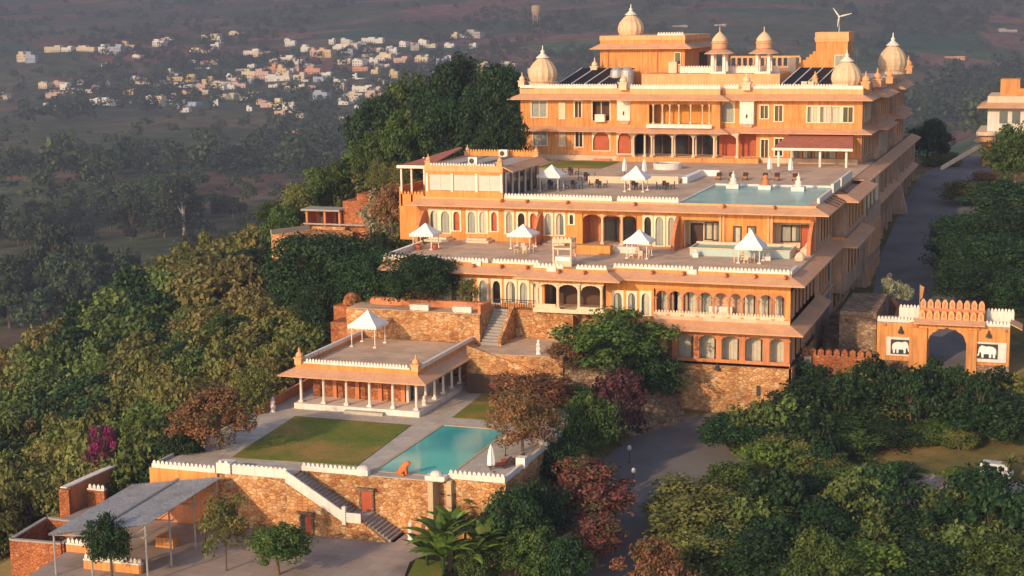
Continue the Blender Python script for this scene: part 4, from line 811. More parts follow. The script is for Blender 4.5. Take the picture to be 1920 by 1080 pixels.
m=MB(); m.cbox(-41.8,-49.,-4.2,1.6,1.,.8); thing(m,'orange_planter',ORANGE,'orange box planter under the right edge of the metal roof','planter')
m=MB(); m.cbox(-38.5,-44.2,-4.3,1.8,.8,.6); thing(m,'orange_planter',ORANGE,'low orange box planter at the foot of the stone wall','planter')
# ================================================================ gatehouse
gt=empty('gatehouse',(14,15.5,-1.2),'orange arched gatehouse with battlements and two elephant panels','gatehouse'); gp=P3(gt)
GX0,GX1=7.0,20.5; o0,o1=aty(1738,650,14)[0],aty(1812,650,14)[0]; zb=-2.2
m=MB(); wall(m,GX0,GX1,zb,4.35,14,17.2,[(o0,o1,zb,4.3)]); spandrel(m,o0,o1,2.4,1.75,4.3,14.05,14.6,n=14); m.box(o0-.002,o1+.002,14.61,17.19,4.2,4.34); gp(m,'body',ORANGE)
m=MB(); x0,x1=aty(1708,600,14)[0],aty(1830,600,14)[0]; m.box(x0-.1,o0-.001,13.75,13.99,zb,4.0); m.box(o1+.001,x1+.2,13.75,13.99,zb,4.0); m.box(x0-.1,x1+.2,13.75,13.99,4.3,4.6); gp(m,'arch_frame',ORANGE)
m=MB(); eave(m,[(aty(1715,600,14)[0],13.98),(aty(1848,605,14)[0],13.98)],.9,5.0,4.65,.1); gp(m,'gate_eave',TAN)
m=MB(); m.box(GX0,GX1,14,17.2,4.351,4.55); gp(m,'roof',GREYC)
m=MB(); a,b_=aty(1722,600,14)[0],aty(1846,600,14)[0]; m.box(a,b_,14.,15.4,4.56,5.0); m.box(a,b_,14.25,15.4,5.0,5.3); m.box(a,b_,14.9,15.4,5.3,6.0); gp(m,'central_block',PINKISH)
for (y,z,h,nm) in ((14.12,5.0,.95,'lower_battlement'),(15.1,6.0,.95,'upper_battlement')):
    n=9
    for i in range(n):
        x=a+(b_-a)*(i+.5)/n; m=MB(); w_=(b_-a)/n*.4; m.vprism([(x-w_,z),(x+w_,z),(x+w_,z+h*.6),(x+w_*.5,z+h*.92),(x,z+h),(x-w_*.5,z+h*.92),(x-w_,z+h*.6)],y-.1,y+.12); o=gp(m,'battlement',ORANGE2 if nm[0]=='l' else TAN)
        k=MB(); k.vprism([(x-w_*.45,z+.15),(x+w_*.45,z+.15),(x+w_*.45,z+h*.5),(x,z+h*.75),(x-w_*.45,z+h*.5)],y-.115,y-.101); k.build('niche',PINKISH,o)
for (xa,xb) in ((GX0,a-.1),(b_+.1,GX1)):
    m=MB(); m.box(xa,xb,13.95,14.25,4.5,4.75); merlons(m,(xa,14.1),(xb,14.1),4.75,.36,.26,.08); gp(m,'front_merlons',WHITE)
for (xa,xb) in ((9.0,a-.1),(b_+.1,GX1+.3)):
    m=MB(); m.box(xa,xb,16.6,17.0,4.56,5.6); merlons(m,(xa,16.8),(xb,16.8),5.6,.36,.26,.08); gp(m,'back_merlons',WHITE)
m=MB(); eave(m,[(GX1,14),(GX1,17.2)],1.2,4.9,4.3,.1); gp(m,'side_eave',TAN)
ELE=[(-.95,.15),(-.98,.5),(-.9,.72),(-.6,.86),(-.2,.9),(.15,.86),(.35,.92),(.6,.95),(.82,.82),(.92,.6),(.95,.35),(1.05,.2),(1.0,.1),(.85,.2),(.80,.45),(.70,.42),(.62,.32),(.6,0),(.38,0),(.36,.28),(.1,.3),(-.2,.28),(-.22,0),(-.44,0),(-.46,.3),(-.6,.3),(-.64,0),(-.86,0),(-.88,.45)]
for nm,(w0,w1,y0,y1),(k0,k1,j0,j1) in (('left',(1662,1710,632,667),(1670,1707,637,664)),('right',(1827,1887,642,679),(1831,1871,645,673))):
    q=pb(w0,y0,w1,y1,14); m=MB(); m.box(q[0],q[1],13.9,13.99,q[2],q[3]); o=gp(m,'white_panel',WHITE)
    q=pb(k0,j0,k1,j1,13.88); m=MB(); m.box(q[0],q[1],13.86,13.899,q[2],q[3]); m.build('black_field',DARKM,o)
    cx=(q[0]+q[1])/2; s=(q[1]-q[0])*.44; m=MB(); m.vprism([(cx+x*s*(1 if nm=='left' else -1),q[2]+.12+z*(q[3]-q[2])*.86) for x,z in ELE],13.82,13.859); m.build('white_elephant',PUREW,o)
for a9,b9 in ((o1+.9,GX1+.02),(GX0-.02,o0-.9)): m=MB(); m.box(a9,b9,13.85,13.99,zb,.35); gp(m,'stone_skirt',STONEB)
for px,py in ((1689,617),(1854,625)):
    c=aty(px,py,13.9); m=MB(); m.lathe(c[0],13.75,[(.3,c[2]-.4),(.26,c[2]-.2),(.1,c[2]+.1),(.04,c[2]+.35)],8); gp(m,'bell_lamp',DARKM)
for px,py in ((1660,608),(1719,611),(1835,617),(1886,620)):
    c=aty(px,py,13.95); m=MB(); m.lathe(c[0],13.93,[(.16,c[2]-.12),(.2,c[2]),(.1,c[2]+.14)],8); gp(m,'round_ornament',PINKISH)
m=MB(); m.box(20.6,30,13.2,13.6,-3,-.4); thing(m,'low_orange_wall',PINKISH,'low orange kerb wall running right from the gatehouse','wall')
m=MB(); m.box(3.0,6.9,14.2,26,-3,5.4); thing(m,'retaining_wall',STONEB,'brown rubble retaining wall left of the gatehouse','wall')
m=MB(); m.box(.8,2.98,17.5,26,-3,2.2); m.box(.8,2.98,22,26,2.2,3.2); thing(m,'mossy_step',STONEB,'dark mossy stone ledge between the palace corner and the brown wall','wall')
bw=empty('battlement_wall',(4,5,-4),'red stone battlement wall between the palace corner and the gate','wall')
m=MB(); m.box(.35,7.9,4.8,5.2,-5,2.4); m.build('masonry',STONER,bw)
m=MB()
for i in range(9): x=.8+i*.8; m.vprism([(x-.3,2.4),(x+.3,2.4),(x+.3,2.9),(x,3.2),(x-.3,2.9)],4.8,5.2)
m.build('merlons',STONER,bw)
q=pb(1508,668,1521,697,4.8); m=MB(); m.box(q[0],q[1],4.72,4.79,q[2],q[3]); o=m.build('white_niche_panel',WHITE,bw); m=MB(); cx=(q[0]+q[1])/2; m.box(cx-.18,cx+.18,4.70,4.719,q[2]+.2,q[2]+.9); m.box(cx-.14,cx+.14,4.70,4.719,q[2]+1.05,q[2]+1.35); m.build('niche',PINKISH,o)
m=MB()
for i in range(7): m.box(1.0,5.6-.25*i,32+i*.55,40,-1,1.2+.17*(i+1)-.17*0)
thing(m,'palace_side_stairs',GREYC,'pale curved stone steps up to the side entrance of the palace','stairs')
m=MB(); m.prism([(.9,26.2),(7.2,26.2),(8.0,29),(7.2,31.9),(.9,31.9)],-2,1.2); thing(m,'landing_slab',GREYC,'grey landing at the foot of the side steps','landing')
m=MB(); m.prism([(7.4,27),(8.3,27),(8.0,33),(6.2,40),(5.7,40),(7.2,33)],0,2.5); thing(m,'curved_bed_wall',PINKISH,'curved brown planter wall beside the shaded road','planter')
# ================================================================ hut on the left slope
hut=empty('stone_hut',(-73,49,8),'small red stone hut with a dark porch on the left slope','hut'); hp=P3(hut)
m=MB(); m.box(-76.6,-70.2,47.,52,4,8.); hp(m,'base',STONE)
m=MB(); m.box(-76.4,-76.1,47.3,50,8.,10.2); m.box(-73.6,-73.3,47.3,50,8.,10.2); m.box(-71.3,-71.,47.3,50,8.,10.2); m.box(-76.4,-71,49.8,50,8.,10.2); hp(m,'porch_walls',PINKISH)
m=MB(); m.box(-75.4,-74.4,49.7,49.79,8.,9.9); m.box(-72.8,-71.9,49.7,49.79,8.,9.9); hp(m,'doors',DARKR)
m=MB(); m.box(-76.9,-70.9,46.8,50.3,10.2,10.45); hp(m,'porch_roof',GREYC)
m=MB(); m.box(-70.9,-66.8,48.,52.5,5,11.6); m.box(-68.9,-66.9,48.5,52.5,11.6,12.6); hp(m,'stone_block',STONER)
m=MB(); m.prism([(-78.6,40.8),(-76,39.6),(-70.5,46),(-69,46.9),(-75.6,46.9)],0.,7.6); thing(m,'lookout_platform',STONE,'stone lookout platform below the small hut on the left slope','terrace')
m=MB(); parapet(m,(-78.6,40.8),(-75.6,46.7),7.6,8.2,.25,0); parapet(m,(-76.5,46.8),(-66.8,46.8),8.3,8.5,.2,0); thing(m,'platform_parapet',GREYC,'pale kerb along the edges of the lookout platform','kerb')
p=hit(525,640); m=MB()
for i in range(14): m.cbox(p[0]-.2*i,p[1]+i*.75,tz(p[0]-.2*i,p[1]+i*.75)+.1,3.0,.8,.5,.25)
thing(m,'hillside_steps',STONEB,'rough stone steps climbing the slope left of the pavilion','stairs')
# ================================================================ house on the right behind the gate
hs=empty('hill_house',(17,152,8),'orange and white flat-roofed house at the right edge behind dark trees','house'); hq=P3(hs)
hx0=10.9; m=MB(); m.box(hx0,26,150,165,5,14.2); hq(m,'lower_wall',ORANGE)
m=MB(); m.box(hx0+.6,26,150.5,165,14.9,19.3); hq(m,'upper_wall',WHITE)
m=MB(); m.box(hx0-1.2,27,148.8,166,14.21,14.89); hq(m,'middle_band',CREAM)
m=MB(); eave(m,[(hx0,165),(hx0,150),(27,150)],1.6,14.2,13.3,.2); eave(m,[(hx0+.6,165),(hx0+.6,150.5),(27,150.5)],1.8,20.2,19.4,.2); hq(m,'eaves',TAN)
m=MB(); m.box(hx0+.5,27,150.4,165,19.31,21.3); hq(m,'roof_parapet',CREAM)
m=MB(); m.box(hx0+2.6,hx0+6,153,158,21.3,24.3); m.box(hx0+6.02,hx0+9,153,158,21.3,22.6); hq(m,'roof_room',ORANGE)
for x in (hx0+3.4,hx0+5.6,hx0+8.): m=MB(); m.box(x-.7,x+.7,150.3,150.49,16.4,18.6); hq(m,'window',BLUEG)
m=MB(); m.hexa([(4.,142,8.4),(4.3,142,8.4),(11.3,150,12.4),(11,150,12.4)],[(4.,142,9.1),(4.3,142,9.1),(11.3,150,13.1),(11,150,13.1)]); thing(m,'sloping_wall',CREAM,'pale wall slanting down from the right hand house','wall')
# stone post wall at the lower right
fw=empty('merlon_fence',(17,-17.5,-6),'stone wall with rounded merlon posts beside the parked van','wall')
a=atz(1685,946,-6.0); b_=atz(1890,934,-5.6); m=MB(); parapet(m,(a[0],a[1]),(b_[0],b_[1]),-8,-5.5,.4,0); m.build('masonry',STONEB,fw)
n=17; m=MB()
for i in range(n):
    t=(i+.5)/n; x=a[0]+(b_[0]-a[0])*t; y=a[1]+(b_[1]-a[1])*t; m.vprism([(x-.2,-5.5),(x+.2,-5.5),(x+.2,-4.9),(x,-4.65),(x-.2,-4.9)],y-.18,y+.18)
m.build('merlons',STONEB,fw)
# ================================================================ furniture, tents and fittings
def tent(pl,pr,py,z,hw,hp,label,over=.35,group='white peaked tents on the terraces'):
    a=atz(pl,py,z); b=atz(pr,py,z); w=math.hypot(b[0]-a[0],b[1]-a[1]); cx=(a[0]+b[0])/2; cy=(a[1]+b[1])/2+w/2
    r=empty('peaked_tent',(cx,cy,z),label,'tent',group); q=w/2
    for sx in (-q,q):
        for sy in (-q,q):
            m=MB(); m.tube((cx+sx,cy+sy,z),(cx+sx,cy+sy,z+hw),.055); m.cbox(cx+sx,cy+sy,z+.06,.35,.35,.12); m.build('post',WHITE,r)
    Q=q+over; n=10; m=MB(); top=(cx,cy,z+hw+hp); V=[];F=[]
    cs=[(-Q,-Q),(Q,-Q),(Q,Q),(-Q,Q)]
    for k in range(4):
        x0,y0=cs[k];x1,y1=cs[(k+1)%4]
        for i in range(n):
            t0,t1=i/n,(i+1)/n; p=(cx+x0+(x1-x0)*t0,cy+y0+(y1-y0)*t0); e=(cx+x0+(x1-x0)*t1,cy+y0+(y1-y0)*t1)
            def mid(u,f=.5,sag=.10): return (u[0]*(1-f)+cx*f,u[1]*(1-f)+cy*f,z+hw+hp*f-sag)
            a_=len(V); V+=[(p[0],p[1],z+hw),(e[0],e[1],z+hw),mid(e),mid(p),top]; F+=[(a_,a_+1,a_+2,a_+3),(a_+3,a_+2,a_+4)]
            b_=len(V); V+=[(p[0],p[1],z+hw),(e[0],e[1],z+hw),(e[0],e[1],z+hw-.18),((p[0]+e[0])/2,(p[1]+e[1])/2,z+hw-.32),(p[0],p[1],z+hw-.18)]; F+=[(b_,b_+4,b_+3,b_+2,b_+1)]
    m.add(V,F); m.build('roof_cloth',PUREW,r); return r
tent(774,810,468,11.3,1.75,1.15,'white peaked tent at the left end of the lower terrace')
tent(957,994,467,11.3,1.65,1.05,'white peaked tent second from the left on the lower terrace, beside a brown buttress')
tent(1175,1213,485,11.3,1.85,1.2,'white peaked tent in front of the columned verandah on the lower terrace')
tent(1384,1424,494,11.3,1.7,1.75,'tall pointed white tent behind the glass plunge pool')
tent(658,705,651,4.02,2.2,1.45,'white peaked tent on the flat roof of the poolside pavilion',.3)
tent(1012,1047,359,16.2,1.9,1.25,'white peaked tent on the upper terrace beside the glazed dining hall')
tent(1171,1206,360,16.2,1.7,1.35,'white peaked tent on the upper terrace between closed umbrellas')
def umbrella(px,py,z,h,label,group='closed white umbrellas'):
    p=atz(px,py,z); r=empty('closed_umbrella',(p[0],p[1],z),label,'umbrella',group)
    m=MB(); m.tube((p[0],p[1],z),(p[0],p[1],z+h),.035); m.build('pole',WOODD,r); m=MB(); m.lathe(p[0],p[1],[(.28,z),(.28,z+.1),(.06,z+.16)],10); m.build('base',GREYC,r)
    m=MB(); m.lathe(p[0],p[1],[(.30,z+h*.28),(.34,z+h*.34),(.30,z+h*.6),(.2,z+h*.85),(.05,z+h),(.02,z+h+.12)],10,rib=.25); m.build('folded_cloth',PUREW,r)
umbrella(921,886,0,2.3,'closed white umbrella beside the dark loungers at the lower pool')
umbrella(1443,326,16.2,2.2,'closed white umbrella behind the middle of the upper pool','closed white umbrellas')
umbrella(1482,328,16.2,2.2,'closed white umbrella nearest the red tiled verandah')
umbrella(1171,330,16.2,2.3,'closed white umbrella left of the middle upper terrace tent')
umbrella(1208,331,16.2,2.3,'closed white umbrella right of the middle upper terrace tent')
def chairset(px,py,z,label,dark=True,glabel='chairs round the terrace tables'):
    p=atz(px,py,z); x,y=p[0],p[1]; mt=DARKM if dark else CREAM
    r=empty('terrace_table',(x,y,z),label,'table','tables on the terraces'); m=MB(); m.lathe(x,y,[(.48,z+.68),(.48,z+.73)],14); m.build('tabletop',WOODD if dark else WHITE,r); m=MB(); m.tube((x,y,z),(x,y,z+.68),.04); m.lathe(x,y,[(.25,z),(.06,z+.05)],8); m.build('pedestal',mt,r)
    for k in range(4):
        a=k*math.pi/2+.4; cx,cy=x+math.cos(a)*.85,y+math.sin(a)*.85
        c=empty('terrace_chair',(cx,cy,z),f'one of the four {"dark" if dark else "pale"} chairs round the '+label.split(' ',1)[1] if False else ('dark slatted chair drawn up to a terrace table' if dark else 'pale cushioned chair drawn up to a terrace table'),'chair','dark terrace chairs' if dark else 'pale terrace chairs',a)
        s=MB(); s.box(-.22,.22,-.22,.22,.4,.45)
        ob=s.build('seat',mt,None,loc=(0,0,0)); ob.parent=c
        s=MB(); s.box(.2,.25,-.22,.22,.45,.95); ob=s.build('backrest',mt,None,loc=(0,0,0)); ob.parent=c
        for lx in (-.19,.19):
            for ly in (-.19,.19): s=MB(); s.box(lx-.02,lx+.02,ly-.02,ly+.02,0,.4); ob=s.build('leg',mt,None,loc=(0,0,0)); ob.parent=c
for px,py,l in ((983,353,'dark table inside the columns beside the dining hall'),(1032,353,'dark table under the upper terrace tent by the dining hall'),(1076,354,'dark table right of the left upper terrace tent'),(1122,352,'dark table midway along the upper terrace railing'),(1190,355,'dark table under the middle upper terrace tent'),(1248,355,'dark table at the left end of the upper pool'),(1070,328,'dark table behind the left upper terrace tent'),(1100,338,'dark table behind the railing tables'),(1510,304,'dark table under the left side of the tiled verandah'),(1570,304,'dark table under the right side of the tiled verandah')): chairset(px,py,16.2,l)
for px,py,z,l in ((982,474,11.3,'pale table behind the lower terrace parapet'),(1198,484,11.3,'pale table under the lower terrace tent by the verandah'),(1395,492,11.3,'pale table in front of the glass plunge pool')): chairset(px,py,z,l,False)
for px,l in ((785,'terracotta pot inside the left lower terrace tent'),(816,'dark red pot right of the left lower terrace tent')):
    p=atz(px,468,11.3); m=MB(); m.lathe(p[0],p[1],[(.22,11.3),(.36,11.6),(.3,11.85),(.36,11.9)],10); thing(m,'terracotta_pot',REDW,l,'pot')
# cream curtained day bed on the projecting bay
db=empty('day_bed_canopy',(-23.9,1.,11.3),'cream canopied day bed with upper balustrade on the projecting bay','day bed')
m=MB()
for sx in (-.95,.95):
    for sy in (-.8,.8): m.box(-23.7+sx-.07,-23.7+sx+.07,1+sy-.07,1+sy+.07,11.3,14.1)
m.build('posts',CREAM,db); m=MB(); m.box(-24.75,-22.65,.1,1.9,13.1,13.25); m.box(-24.75,-22.65,.1,1.9,13.8,14.2); merlons(m,(-24.7,.15),(-22.7,.15),14.2,.25); m.build('canopy_top',CREAM,db)
m=MB(); m.box(-24.5,-22.9,.3,1.7,11.9,12.3); m.build('mattress',PUREW,db); m=MB(); m.box(-24.6,-22.8,.2,1.8,11.31,11.899); m.build('bed_base',CREAM,db)
m=MB(); m.box(-25.2,-21.,9.,10.2,11.31,12.3); thing(m,'ochre_counter',YELLOWO,'ochre counter block in front of the verandah on the lower terrace','counter')
m=MB(); m.box(-21.,-18.2,10.8,11.6,11.31,12.0); thing(m,'white_low_wall',WHITE,'low white wall right of the ochre counter','wall')
gp_=empty('glass_plunge_pool',(-6.5,11.5,11.3),'raised plunge pool with clear glass front and white rim on the lower terrace','plunge pool')
m=MB(); m.box(-12.6,-1.9,10.9,11.05,11.31,12.1); m.build('glass_front',PALEG,gp_); m=MB(); m.box(-12.7,-1.8,10.8,11.15,12.1,12.2); m.box(-12.7,-12.5,11.16,14.5,11.31,12.2); m.box(-2.,-1.8,11.16,14.5,11.31,12.2); m.box(-12.7,-1.8,14.5,14.8,11.31,12.35); m.build('white_rim',CREAM,gp_); m=MB(); m.box(-12.49,-2.01,11.06,14.49,11.9,12.05); m.build('water',WATER2,gp_)
for i,(px,py,l) in enumerate(((1305,482,'left'),(1440,488,'right'))):
    p=atz(px,py,11.3); m=MB(); m.cbox(p[0],p[1],11.55,.6,.6,.5); m.lathe(p[0],p[1],[(.2,11.8),(.26,12.0),(.05,12.15)],8); thing(m,'white_stool',WHITE,f'{l} one of the two white cube stools before the plunge pool','stool')
for i in range(3):
    p=atz(1500+i*9,488-i*10,11.3); m=MB(); m.lathe(p[0],p[1],[(.5,11.3),(.6,11.6),(.4,12.0),(.1,12.2)],7); thing(m,'stone_planter',CREAM,('nearest','middle','farthest')[i]+' of the three pale planters at the right corner of the lower terrace','planter','pale corner planters')
# upper terrace: bath, planters, sofa, statues, loungers
jb=empty('round_hot_tub',(-25.9,56,16.2),'round white hot tub on the upper terrace in front of the verandah','hot tub'); m=MB(); m.lathe(-25.9,56,[(1.9,16.2),(2.0,17.0),(1.65,17.0),(1.65,16.8)],22); m.build('tub',WHITE,jb); m=MB(); m.lathe(-25.9,56,[(1.64,16.75),(1.64,16.85)],20); m.build('water',DARKG,jb)
m=MB(); m.box(-31.5,-26.,36.5,37.,16.2,17.); m.box(-26,-20.,37,37.5,16.2,17.1); m.box(-26,-20.,37.51,44,16.2,16.7); thing(m,'raised_seating_platform',CREAM,'raised cream seating platform behind the middle tent on the upper terrace','platform')
m=MB(); m.box(-19.8,-19.1,38,48,16.2,16.95); m.box(-19.09,-17,47.3,48,16.2,16.95); thing(m,'white_sofa',PUREW,'long white corner sofa left of the upper pool','sofa')
for i,(px,py,l,mt) in enumerate(((1375,351,'leftmost white tiered fountain statue standing in the upper pool',WHITE),(1435,353,'terracotta topped fountain block in the middle of the upper pool',PINKISH),(1497,356,'rightmost white tiered fountain statue standing in the upper pool',WHITE))):
    p=atz(px,py,16.3); r=empty('pool_fountain',(p[0],p[1],16.2),l,'fountain'); x,y=p[0],p[1]
    m=MB(); m.cbox(x,y,16.45,1.5,1.5,.5); m.build('pedestal',WHITE,r); m=MB(); m.lathe(x,y,[(.6,16.7),(.5,16.9),(.35,17.0),(.42,17.3),(.2,17.5)]+([(.26,17.8),(.1,18.0),(.05,18.3)] if i!=1 else [(.4,17.7),(.1,17.9)]),10); m.build('figure',mt,r,smooth=True)
def lounger(x,y,z,rz,label,frame,cush,group):
    r=empty('sun_lounger',(x,y,z),label,'lounger',group,rz)
    def c(mb,n,mt): o=mb.build(n,mt,None,loc=(0,0,0)); o.parent=r
    m=MB(); m.box(-.33,.33,-.95,.45,.28,.34); c(m,'frame',frame); m=MB(); m.box(-.3,.3,-.93,.42,.341,.43); c(m,'cushion',cush)
    m=MB(); m.hexa([(-.33,.46,.3),(.33,.46,.3),(.33,.54,.3),(-.33,.54,.3)],[(-.33,1.0,.85),(.33,1.0,.85),(.33,1.08,.82),(-.33,1.08,.82)]); c(m,'backrest',frame)
    for lx in (-.28,.28):
        for ly in (-.85,.4): m=MB(); m.box(lx-.03,lx+.03,ly-.03,ly+.03,0,.28); c(m,'leg',frame)
for i,(x,y) in enumerate(((-16.2,43),(-14.6,43),(-12.9,43.5),(-10.4,43.5),(-8.9,43.5),(-6.6,43.5))): lounger(x,y,16.2,.1,'beige sun lounger in the row behind the upper pool',WOODD,GOLD,'beige sun loungers behind the upper pool')
lounger(-18.2,-35.4,0,-1.0,'dark red sun lounger nearest the closed umbrella by the lower pool',WOODD,REDW,'dark red loungers by the lower pool'); lounger(-17.6,-33.9,0,-1.0,'dark red sun lounger with raised back behind the first one by the lower pool',WOODD,REDW,'dark red loungers by the lower pool')
m=MB(); m.box(-44.3,-34.9,54,65,16.2,16.24); struct(m,'terrace_lawn',LAWN)
# benches, urns, lamps
for px,py,z,rz,l in ((789,600,7.0,0,'left white slab bench on top of the rubble wall'),(869,603,7.0,0,'right white slab bench on top of the rubble wall'),(780,636,4.02,0,'small white bench on the pavilion roof near the rubble wall')):
    p=atz(px,py,z); y=-5.4 if z>5 else p[1]; x=aty(px,py-8,y)[0]; r=empty('white_bench',(x,y,z),l,'bench'); m=MB(); m.box(x-1.0,x+1.0,y-.35,y+.35,z+.55,z+.68); m.build('slab',WHITE,r)
    for s in (-.75,.75): m=MB(); m.box(x+s-.12,x+s+.12,y-.28,y+.28,z,z+.55); m.build('leg',WHITE,r)
    if z>5: m=MB(); m.hexa([(x-1.,y-.36,z+.1),(x+1.,y-.36,z+.1),(x+1.,y-.30,z+.1),(x-1.,y-.30,z+.1)],[(x-1.05,y-.5,z+.62),(x+1.05,y-.5,z+.62),(x+1.05,y-.36,z+.62),(x-1.05,y-.36,z+.62)]); m.build('front_panel',WHITE,r)
for px,py,z,l in ((796,770,0.,'white tiered urn at the corner of the pavilion'),(770,1012,-4.6,'white urn figure at the foot of the stone wall'),(1010,664,3.96,'white urn on the landing below the columned balcony'),(512,772,0.,'white urn at the near end of the low red garden wall')):
    p=atz(px,py,z); m=MB(); m.lathe(p[0],p[1],[(.28,z),(.2,z+.25),(.3,z+.55),(.18,z+.7),(.26,z+1.0),(.12,z+1.15),(.2,z+1.3),(.05,z+1.5)],12); o=thing(m,'garden_urn',WHITE,l,'urn')
def lamp(px,py,z,h,l):
    p=atz(px,py,z); r=empty('lamp_post',(p[0],p[1],z),l,'lamp'); m=MB(); m.tube((p[0],p[1],z),(p[0],p[1],z+h),.04); m.lathe(p[0],p[1],[(.14,z),(.05,z+.2)],8); m.build('pole',DARKM,r); m=MB(); m.lathe(p[0],p[1],[(.08,z+h),(.2,z+h+.12),(.2,z+h+.35),(.06,z+h+.5)],8); m.build('lantern',WHITE,r)
lamp(948,855,0,1.4,'short lamp post behind the poolside loungers')
lamp(1180,868,-3.9,1.2,'small white lamp bollard on the left edge of the asphalt drive'); lamp(1188,912,-4.4,1.2,'small white lamp bollard nearest on the left edge of the asphalt drive')
c=aty(1345,688,-.5); m=MB(); m.lathe(c[0],-.62,[(.32,c[2]-.3),(.26,c[2]-.1),(.1,c[2]+.2),(.04,c[2]+.5)],8); thing(m,'bell_lantern',DARKM,'dark bell lantern on the stone wall below the ground floor arches','lantern')
c=aty(1422,732,-.4); m=MB(); m.box(c[0]-.2,c[0]+.2,-.42,-.36,c[2]-.6,c[2]+.5); thing(m,'wall_hatch',DARKM,'narrow dark hatch low in the stone base of the palace','hatch')
# flag
p=atz(1722,560,-.0); r=empty('flag',(p[0],p[1],0),'small yellow flag on a pole behind the gatehouse','flag'); p=aty(1725,548,26); z0=tz(p[0],26); m=MB(); m.tube((p[0],26,z0),(p[0],26,p[2]+.9),.04); m.build('pole',METAL,r); m=MB(); m.hexa([(p[0]+.02,26,p[2]-.9),(p[0]+.3,26.1,p[2]-.6),(p[0]+.3,26.12,p[2]-.6),(p[0]+.02,26.02,p[2]-.9)],[(p[0]+.02,26,p[2]+.8),(p[0]+.45,26.1,p[2]+.6),(p[0]+.45,26.12,p[2]+.6),(p[0]+.02,26.02,p[2]+.8)]); m.build('cloth',GOLD,r)
# roof equipment
def solar(px0,px1,py0,py1,Y0,Y1,n,l):
    x0=aty(px0,py1,Y0)[0]; x1=aty(px1,py1,Y0)[0]; z0=26.9; z1=28.9; r=empty('solar_array',((x0+x1)/2,Y0,26.4),l,'solar panels','solar arrays on the roof'); W=(x1-x0)/n
    for i in range(n):
        a=x0+W*i+.06; b=x0+W*(i+1)-.06; m=MB(); m.hexa([(a,Y0,z0),(b,Y0,z0),(b+1.2,Y1,z1),(a+1.2,Y1,z1)],[(a,Y0,z0+.08),(b,Y0,z0+.08),(b+1.2,Y1,z1+.08),(a+1.2,Y1,z1+.08)]); o=m.build('panel',SOLAR,r)
        f=MB(); f.hexa([(a-.08,Y0-.03,z0-.05),(a+.06,Y0-.03,z0-.05),(a+1.26,Y1,z1-.05),(a+1.12,Y1,z1-.05)],[(a-.08,Y0-.03,z0+.16),(a+.06,Y0-.03,z0+.16),(a+1.26,Y1,z1+.16),(a+1.12,Y1,z1+.16)]); f.build('white_strip',WHITE,o)
    m=MB()
    for i in range(n+1): x=x0+W*i; m.tube((x+1.2,Y1-.1,26.4),(x+1.2,Y1-.1,z1-.05),.05); m.tube((x,Y0+.1,26.4),(x,Y0+.1,z0),.05)
    m.build('legs',METAL,r)
solar(1046,1148,130,154,72,80.5,4,'black solar array between the front left dome and the grey tanks'); solar(1466,1556,130,156,72,80.5,4,'black solar array left of the front right dome')
for px,py,l in ((1156,118,'left'),(1176,120,'right')):
    c=aty(px,py,76); m=MB(); m.lathe(c[0],76,[(.95,26.4),(1.0,28.0),(.9,28.8),(.5,29.2),(.2,29.3)],16); thing(m,'roof_water_tank',METAL,f'{l} of the two grey domed water tanks on the palace roof','tank','grey domed tanks on the palace roof')
for x,y,z,l in ((DL+5.3,D0+2,19.9,'white air conditioner near the front of the dining hall roof'),(DR-4.2,D1-1.2,19.9,'white air conditioner against the back parapet of the dining hall roof')):
    r=empty('air_conditioner',(x,y,z),l,'air conditioner'); m=MB(); m.box(x-.55,x+.55,y-.25,y+.25,z+.1,z+.95); m.build('case',WHITE,r); m=MB(); m.lathe(0,0,[(.3,0),(.3,.03)],14); m.xf=None; m.v=[(x-.1+a,y-.26-c_,z+.5+b) for a,b,c_ in m.v]; m.build('fan_grille',DARKM,r)
for px,py,l in ((1508,152,'left'),(1521,150,'right')):
    c=aty(px,py,71.5); m=MB(); m.cbox(c[0],71.5,26.9,.8,.6,.9); m.cbox(c[0],71.15,26.9,.6,.06,.6); thing(m,'roof_unit',CREAM,f'{l} of two small cream boxes before the right solar array','roof box')
wt=empty('wind_turbine',(0,0,0),'small white three bladed wind turbine on a thin mast above the stair tower','wind turbine'); c=aty(1574,31,87); b0=aty(1574,66,87); wt.location=(c[0],87,34); wo=Vector((c[0],87,34))
m=MB(); m.tube((c[0],87,33.9),(c[0],87,c[2]),.09,.06); m.build('mast',METAL,wt)
m=MB(); m.tube((c[0],86.5,c[2]),(c[0],87.7,c[2]),.18,.1); m.build('hub',WHITE,wt)
for (qx,qy) in ((1562,15),(1597,25),(1570,51)):
    e=aty(qx,qy,86.6); m=MB(); a=np.array([c[0],86.6,c[2]]); d=e-a; nn=np.array([-d[2],0,d[0]])/np.linalg.norm(d)*.11; mid=a+d*.3
    m.hexa([tuple(a-nn*.4),tuple(mid-nn*1.2),tuple(e-nn*.3),tuple(e+nn*.3)][:4],[tuple(v+np.array([0,.05,0])) for v in (a+nn*.4,mid+nn*1.2,e+nn*.35,e-nn*.25)]); m=MB(); P4=[a-nn*.4,mid-nn,e-nn*.3,e+nn*.3,mid+nn,a+nn*.4]; m.add([tuple(v) for v in P4]+[tuple(v+np.array([0,.06,0])) for v in P4],[(0,1,2,3,4,5),(11,10,9,8,7,6)]+[(k,6+k,6+(k+1)%6,(k+1)%6) for k in range(6)]); m.build('blade',METAL,wt)
